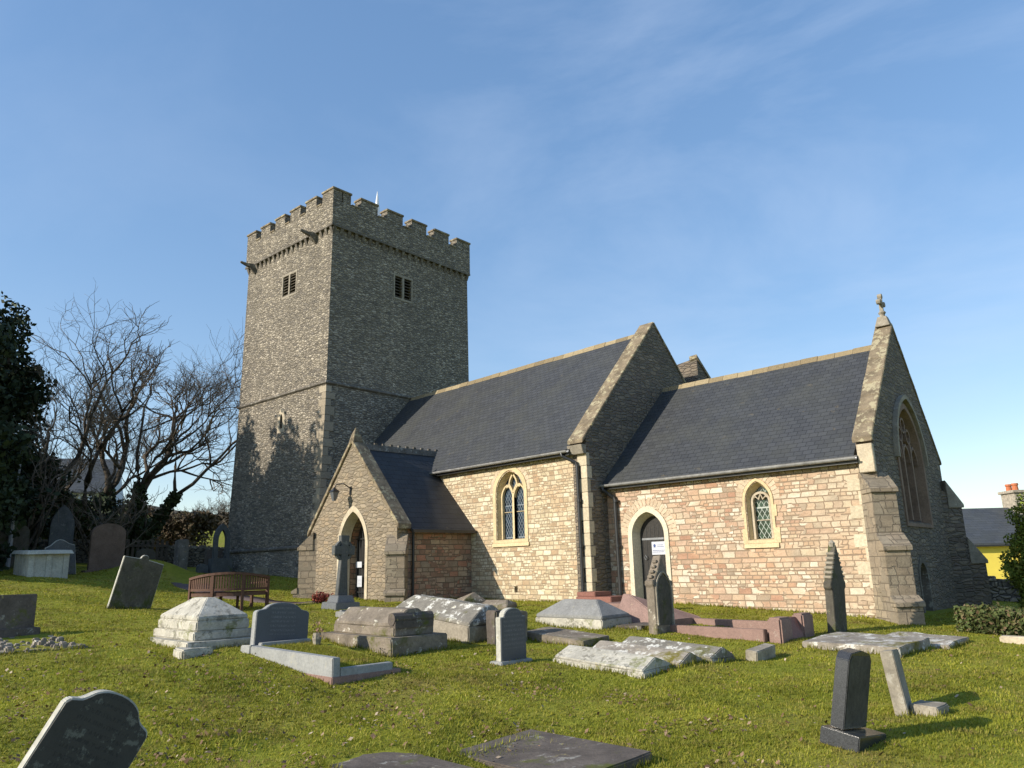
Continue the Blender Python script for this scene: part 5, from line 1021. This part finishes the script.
# --- trees
def bare_tree(name, base, height, seed, label, trunks, spread=.5, levels=5, mat='twig_bark', tr=.3, ivy=None, cat='tree', twig=1., group=None, lean=(0, 0), nsplit=(2, 3)):
    R_ = random.Random(seed); root = empty(name, base, 0, (0, 0), label, cat, group); big = MB(); V = []; Ft = []; ivp = []
    def seg(p, q, r0, r1):
        d = (q-p).normalized(); a = d.orthogonal().normalized(); b = d.cross(a); i = len(V)
        for c, r in ((p, r0), (q, r1)):
            for k in range(3): t = 2.0944*k; V.append(tuple(c+a*(r*math.cos(t))+b*(r*math.sin(t))))
        for k in range(3): Ft.append((i+k, i+(k+1) % 3, i+3+(k+1) % 3, i+3+k))
    def grow(p, d, L, r, lev):
        n = 4 if lev < 3 else 3; pts = [p]; q = p; dd = d.copy()
        for k in range(n):
            dd = (dd + Vector((R_.gauss(0, .16), R_.gauss(0, .16), R_.gauss(.05, .12)))*(1+.25*lev)).normalized(); q = q + dd*(L/n); pts.append(q)
        rr = [r*(1-.45*k/n) for k in range(n+1)]
        if r > .03: big.tube([tuple(x) for x in pts], rr, 7)
        else:
            for k in range(n): seg(pts[k], pts[k+1], rr[k], rr[k+1])
        if ivy and lev <= ivy[1]:
            for k in range(int(ivy[0]*L)):
                f = R_.random()*n; i = min(int(f), n-1); c = pts[i].lerp(pts[i+1], f-i); ivp.append(c + Vector((R_.gauss(0, 1), R_.gauss(0, 1), R_.gauss(0, 1))).normalized()*(r*1.1+R_.random()*ivy[2]))
        if lev >= levels: return
        kids = R_.randint(2, 3) + (1 if lev >= 2 else 0) + (1 if lev >= 5 else 0)
        for j in range(kids):
            f = R_.uniform(.35, 1.) if j else 1.; i = min(int(f*n), n-1); c = pts[i].lerp(pts[i+1], f*n-i)
            ax = Vector((R_.gauss(0, 1), R_.gauss(0, 1), R_.gauss(0, 1))).normalized(); ang = R_.uniform(.35, 1.0)*(1 if j else .5); nd = (dd + dd.cross(ax).normalized()*math.tan(ang*spread*1.6)).normalized(); nd.z += .06 if lev < 3 else -.02; nd.normalize()
            grow(c, nd, L*R_.uniform(.55, .86), max(r*R_.uniform(.42, .66) if j else r*.62, .004*twig), lev+1)
    for (dx, dy, dz_, L, r) in trunks: grow(Vector((0, 0, -.3)), Vector((dx, dy, dz_)).normalized(), L*height, r, 0)
    part(big, 'trunk', 'bark' if mat == 'twig_bark' else mat, root, uv=False, smooth=True)
    o = MB(); o.v = V; o.f = Ft; part(o, 'crown', mat, root, uv=False, recalc=False)
    if ivp: leaf_mesh('ivy', np.array([tuple(v) for v in ivp]), .16, 'ivy_leaves', root, np.random.default_rng(seed), aspect=1.2)
    print('TREE', name, len(V)); return root
def at_depth(u, D):
    p = rp(u, 560, D); return (p.x, p.y, gz(p.x, p.y))
bare_tree('bare_tree', at_depth(128, 33), 13, 27, 'large leafless tree with ivy clad trunk spreading between headstones and tower', [(.02, .0, 1, .26, .30), (.22, .40, .80, .30, .14), (-.25, -.5, .9, .34, .2), (.15, .2, 1, .3, .14)], .60, 6, tr=.3, ivy=(300, 0, .16))
bare_tree('bare_tree', at_depth(72, 37), 13, 8, 'second leafless tree, taller and farther left with a forked trunk', [(0, 0, 1, .27, .3), (-.2, -.3, 1, .26, .22), (.2, .35, .9, .25, .18)], .58, 6, tr=.3, ivy=(200, 0, .2))
bare_tree('thorn_bush', at_depth(98, 30), 4.5, 9, 'tangled leafless thorn bush arching over the brown headstone', [(.1, .3, .8, .35, .09), (-.1, -.4, .7, .4, .08), (.3, .1, .6, .4, .07), (-.2, .1, 1, .35, .08), (.2, -.3, .6, .35, .06)], .8, 4, mat='twig_bark', cat='bush', twig=1.2)
bare_tree('thorn_bush', at_depth(15, 27), 6.5, 14, 'leafless bush with pale twigs rising at the left edge', [(.1, .3, .9, .35, .08), (-.1, -.3, .9, .4, .08), (.2, .1, .8, .4, .07), (0, .1, 1, .35, .08)], .7, 4, cat='bush', twig=1.2)
def yew(base, h, rad, seed, label, n=19000, size=.15, mat='yew_leaves', low=.5):
    g = random.Random(seed); cl = []
    k = int(11+rad*3)
    for i in range(k):
        f = i/k; z = low + (h-low)*f*.92; rr = rad*(1-f**(3.2 if seed > 40 else 1.6))*.75+.45; a = g.uniform(0, 6.28); d = g.uniform(.2, .62)*rr; cl.append((d*math.cos(a), d*math.sin(a), z+g.uniform(-.4, .4), rr*g.uniform(.55, .8), (h/k)*g.uniform(1.3, 2.1)))
    return crown('yew_tree', base, cl, mat, n, size, label, 'tree', seed, .32, group='dark evergreen trees on the left')
for x, y, h, rad, sd, lab in [(-31.5, 3.9, 11.4, 2.9, 43, 'dark evergreen tree in the middle of the group shading the tower'), (-29.5, 3.2, 10.9, 2.5, 41, 'dark evergreen tree nearest the tower, shading its lower wall'), (-33.6, 4.2, 11.2, 2.4, 42, 'dark evergreen tree second from the tower, its top just inside the left edge'), (-34.5, 5.8, 10.8, 2.5, 31, 'dark evergreen tree at the left edge behind the leafless bush'), (-31.2, 3.3, 10.6, 2.5, 32, 'dark evergreen tree just outside the left edge, beside the first'),
    (-38.0, 3.6, 11.5, 2.8, 33, 'dark evergreen tree farthest back at the left edge'), (-27.9, 1.6, 8.9, 2.1, 34, 'smaller evergreen tree nearest the lawn outside the left edge')]:
    yew((x, y, gz(x, y)), h, rad, sd, lab)
# dark evergreen shrubs behind the shaded stones
for i, (u, D, h, rad, lab) in enumerate([(30, 36, 2.7, 2.0, 'dark evergreen shrub behind the chest tomb'), (70, 37, 2.5, 2.0, 'dark evergreen shrub left of the brown headstone'), (108, 38, 2.8, 2.0, 'dark evergreen shrub behind the brown headstone')]):
    b = at_depth(u, D); g_ = random.Random(50+i); crown('evergreen_shrub', b, [(g_.uniform(-1, 1), g_.uniform(-1.2, 1.2), g_.uniform(.6, h-.8), rad*.6, 1.) for _ in range(7)], 'yew_leaves', 9000, .15, lab, 'bush', 60+i, .1, group='evergreen shrubs along the wall')
def big_hedge(p0, p1, h, t, n, label, mat='brown_hedge', size=.12, seed=3):
    p0, p1 = np.array(p0, float), np.array(p1, float); L = np.linalg.norm(p1-p0); d = (p1-p0)/L; nn = np.array([-d[1], d[0]]); g = np.random.default_rng(seed)
    s = g.uniform(0, L, n); o = g.uniform(-t/2, t/2, n); top = h*(1+.06*np.sin(s*1.3)+.04*np.sin(s*3.1+1)); z = top*g.uniform(0, 1, n)**.6; f = g.integers(0, 3, n)
    z = np.where(f == 0, top+g.normal(0, .1, n), z); sd = np.where(g.random(n) < .5, -1, 1); o = np.where(f == 1, sd*t/2*(1+.1*np.sin(s*2.3+z*2))+g.normal(0, .07, n), o)
    x = p0[0]+d[0]*s+nn[0]*o; y = p0[1]+d[1]*s+nn[1]*o; zg = thv(x, y); r = empty('tall_hedge', (p0[0], p0[1], gz(*p0)), 0, (0, 0), label, 'hedge')
    leaf_mesh('leaves', np.c_[x-p0[0], y-p0[1], z+zg-gz(*p0)], size, mat, r, g)
    m = MB()
    for k in range(int(L*2)):
        ss = k/2+.1; xx, yy = d*ss; zz = gz(p0[0]+xx, p0[1]+yy)-gz(*p0); m.tube([(xx, yy, zz-.2), (xx+random.uniform(-.3, .3), yy+random.uniform(-.3, .3), zz+h*.9)], [.05, .015], 5)
    part(m, 'stems', 'bark', r, uv=False)
big_hedge(at_depth(40, 44)[:2], at_depth(200, 42)[:2], 2.0, 1.8, 30000, 'tall brown winter hedge beyond the churchyard wall', seed=4)
# distant ground rise, trees and pale house
def strip_hill(name, pts, mat, thick, kind='structure'):
    """pts: (u, v_top, depth)"""
    rings = []
    for u, v, D in pts:
        t = rp(u, v, D); b = rp(u, 580, D); back = Vector((t.x, t.y, 0)).normalized()*thick; rings.append([(b.x*.8, b.y*.8, -5), (b.x*.93, b.y*.93, (t.z)*.55), (t.x, t.y, t.z), (t.x+back.x, t.y+back.y, t.z*.9), (t.x+back.x, t.y+back.y, -5)])
    o = MB().loft(rings).build(name, mat, smooth=True, uv=False); o['kind'] = kind; return o
strip_hill('hills', [(-250, 500, 420), (-60, 498, 420), (60, 505, 400), (110, 503, 380), (150, 505, 380), (180, 511, 370), (205, 519, 360), (235, 517, 360), (330, 512, 380), (480, 520, 400)], 'hill_wood', 120)
for i, u in enumerate([196, 206, 214, 223, 232]):
    D = 75+random.uniform(-8, 8); b = at_depth(u, D)
    bare_tree('field_tree', b, random.uniform(4.5, 6.2), 70+i, 'small bare brown tree %s in the distant hedgerow left of the tower' % ['leftmost', 'second from left', 'third from left', 'fourth from left', 'rightmost'][i], [(0, 0, 1, .3, .09), (.4, .3, .8, .32, .07), (-.4, -.3, .8, .32, .07)], .7, 4, twig=4, group='bare trees in the distant hedgerow')
bh = at_depth(175, 74)[:2]; big_hedge(bh, at_depth(250, 76)[:2], 1.8, 2, 9000, 'far brown hedgerow across the field left of the tower', size=.3, seed=8)
b = rp(56, 545, 58); Hh = empty('pale_house', (b.x, b.y, 4.), math.atan2(cr.y, cr.x)+.3, label='pale house glimpsed through the bare branches at left', cat='house')
part(MB().loft([[(x, 0, -4), (x, 7, -4), (x, 7, 4.2), (x, 3.5, 7.0), (x, 0, 4.2)] for x in (-4.4, 3.2)]), 'wall', 'pale_render', Hh)
part(MB().hexa([(-4.6, -.3, 3.95), (3.4, -.3, 3.95), (3.4, 3.5, 7.02), (-4.6, 3.5, 7.02)], [(-4.6, -.3, 4.07), (3.4, -.3, 4.07), (3.4, 3.5, 7.15), (-4.6, 3.5, 7.15)]), 'roof', 'far_slate', Hh)
for x in (-2.8, 0, 2.0): part(MB().box(x-.5, x+.5, -.05, .04, .6, 1.9), 'window', 'lamp_glass', Hh)
# lamp post at far left
b = rp(6, 575, 26); r = thing('lamp_post', b.x, b.y, 'slim grey lamp post at the far left edge', 'lamp post')
part(MB().tube([(0, 0, -.2), (0, 0, .9), (0, 0, 1.6), (0, 0, 1.75), (0, 0, 4.0)], [.09, .08, .075, .045, .035], 8), 'post', 'lamp_post_grey', r)
part(MB().tube([(0, 0, 4.0), (0, 0, 4.1), (0, 0, 4.4), (0, 0, 4.5)], [.05, .12, .17, .03], 8), 'lamp_head', 'lamp_glass', r)
# --- weeds near the tomb, grass and litter
def visible_pts(n, g, rmin, rmax, pw=1.35):
    az = g.uniform(math.radians(262), math.radians(372), n); rr = rmin*(rmax/rmin)**(g.random(n)**(1/pw)); return np.sin(az)*rr, np.cos(az)*rr, rr
def keep(x, y):
    k = np.ones(len(x), bool)
    for (a, b, c, d) in EXCL + [(-27, -12.8, 15.13, 23), (-22.1, -17.3, 12.4, 15.2), (-12.9, -5.9, 15.9, 23), (-32, -24.7, 14.1, 23)]: k &= ~((x > a) & (x < b) & (y > c) & (y < d))
    for a, b in zip(pts, pts[1:]):
        ax, ay = a; bx, by = b; L2 = (bx-ax)**2+(by-ay)**2; t = np.clip(((x-ax)*(bx-ax)+(y-ay)*(by-ay))/L2, 0, 1); k &= np.hypot(x-ax-t*(bx-ax), y-ay-t*(by-ay)) > .5
    return k
def lumpv(x, y):
    l = 0
    for k, (fx, fy, a) in enumerate([(1.7, 1.3, .022), (2.9, -2.1, .016), (-.8, 2.6, .02), (5.1, 4.3, .008), (-6.3, 3.9, .007)]): l = l + a*np.sin(fx*x+fy*y+k*1.9+.8*np.sin(.7*y+k))
    l = l*np.clip(1-np.hypot(x+12, y-8)/45, 0, 1)*np.clip((14.5-y)/2, .15, 1)
    for mx, my, mr, mh in MOUNDS: l = l + mh*np.exp(-((x-mx)**2+(y-my)**2)/mr**2)
    return l
def grass():
    g = np.random.default_rng(77); x, y, rr = visible_pts(230000, g, 3.6, 34)
    k = keep(x, y); x, y, rr = x[k], y[k], rr[k]
    patch = np.sin(x*1.9+np.sin(y*2.3))*np.sin(y*1.7+1.3*np.sin(x*1.1)) + g.normal(0, .45, len(x)); k = patch > -1.0; x, y, rr, patch = x[k], y[k], rr[k], patch[k]
    z = thv(x, y)+lumpv(x, y); V = []
    for b in range(4):
        n = len(x); a = g.uniform(0, 6.283, n); h = g.uniform(.010, .032, n)*(1+.3*np.clip(patch, -.8, 1.5)); w = .0022+.00075*rr; bx = x+g.normal(0, .03, n); by = y+g.normal(0, .03, n)
        lx, ly = np.cos(a), np.sin(a); px_, py_ = -ly*w, lx*w; tipx = bx+lx*h*g.uniform(.3, 1.6, n); tipy = by+ly*h*g.uniform(.3, 1.6, n)
        V.append(np.stack([np.c_[bx-px_, by-py_, z-.012], np.c_[bx+px_, by+py_, z-.012], np.c_[tipx, tipy, z+h]], 1).reshape(-1, 3))
    # longer unmown blades round the stones and along the wall foot
    E_ = []
    def edge(x0, y0, x1, y1, per=170): t_ = g.random(max(3, int(per*math.hypot(x1-x0, y1-y0)))); E_.append(np.c_[x0+(x1-x0)*t_, y0+(y1-y0)*t_])
    for (a, b_, c, d) in EXCL + HS: edge(a, c, b_, c); edge(b_, c, b_, d); edge(a, d, b_, d, 60)
    for a in [(-19.2, 15.1, -12.8, 15.1), (-12.8, 15.85, -6, 16.1), (-17.4, 12.45, -17.4, 15.1), (-22, 12.4, -17.4, 12.4), (-31.5, 13.6, -24.5, 14.1)]: edge(*a, 120)
    E2 = np.concatenate(E_); E2 = E2 + g.normal(0, .022, E2.shape); x2, y2 = E2[:, 0], E2[:, 1]; n2_ = len(x2); z2 = thv(x2, y2)+lumpv(x2, y2); r2_ = np.hypot(x2, y2)
    a = g.uniform(0, 6.283, n2_); h = g.uniform(.03, .085, n2_); w = .0025+.0006*r2_; lx, ly = np.cos(a), np.sin(a)
    V.append(np.stack([np.c_[x2+ly*w, y2-lx*w, z2-.02], np.c_[x2-ly*w, y2+lx*w, z2-.02], np.c_[x2+lx*h*.6, y2+ly*h*.6, z2+h]], 1).reshape(-1, 3))
    o = raw_mesh('grass', np.concatenate(V), 3, 'grass_blades', None); o['kind'] = 'stuff'; tag(o, 'short mossy winter grass covering the churchyard', 'grass')
    x, y, rr = visible_pts(30000, g, 4, 17, 1.2); w = 2.4*np.exp(-((x+8)**2/18+(y-3.5)**2/9))+.16+.9*np.exp(-((x+6)**2+(y-7)**2)/3)*.4
    cl = np.sin(x*2.7+1)*np.sin(y*3.1+np.sin(x*2)) > .25
    k = (g.random(len(x)) < w*np.where(cl, 1., .16)) & keep(x, y); x, y, rr = x[k], y[k], rr[k]; z = thv(x, y)+lumpv(x, y)+g.uniform(.012, .04, len(x)); n = len(x)
    a = g.uniform(0, 6.283, n); s = g.uniform(.010, .028, n); t1 = g.normal(0, .35, n); t2 = g.normal(0, .35, n); ca, sa = np.cos(a), np.sin(a)
    q = [np.c_[x+ca*s*e-sa*s*.6*f_, y+sa*s*e+ca*s*.6*f_, z+s*(t1*e+t2*f_)] for e, f_ in ((-1, 0), (0, 1), (1, 0), (0, -1))]
    o = raw_mesh('leaf_litter', np.stack(q, 1).reshape(-1, 3), 4, 'leaf_litter', None); o['kind'] = 'stuff'; tag(o, 'dry fallen leaves scattered on the grass', 'leaves')
    print('LEAVES', n)
grass()
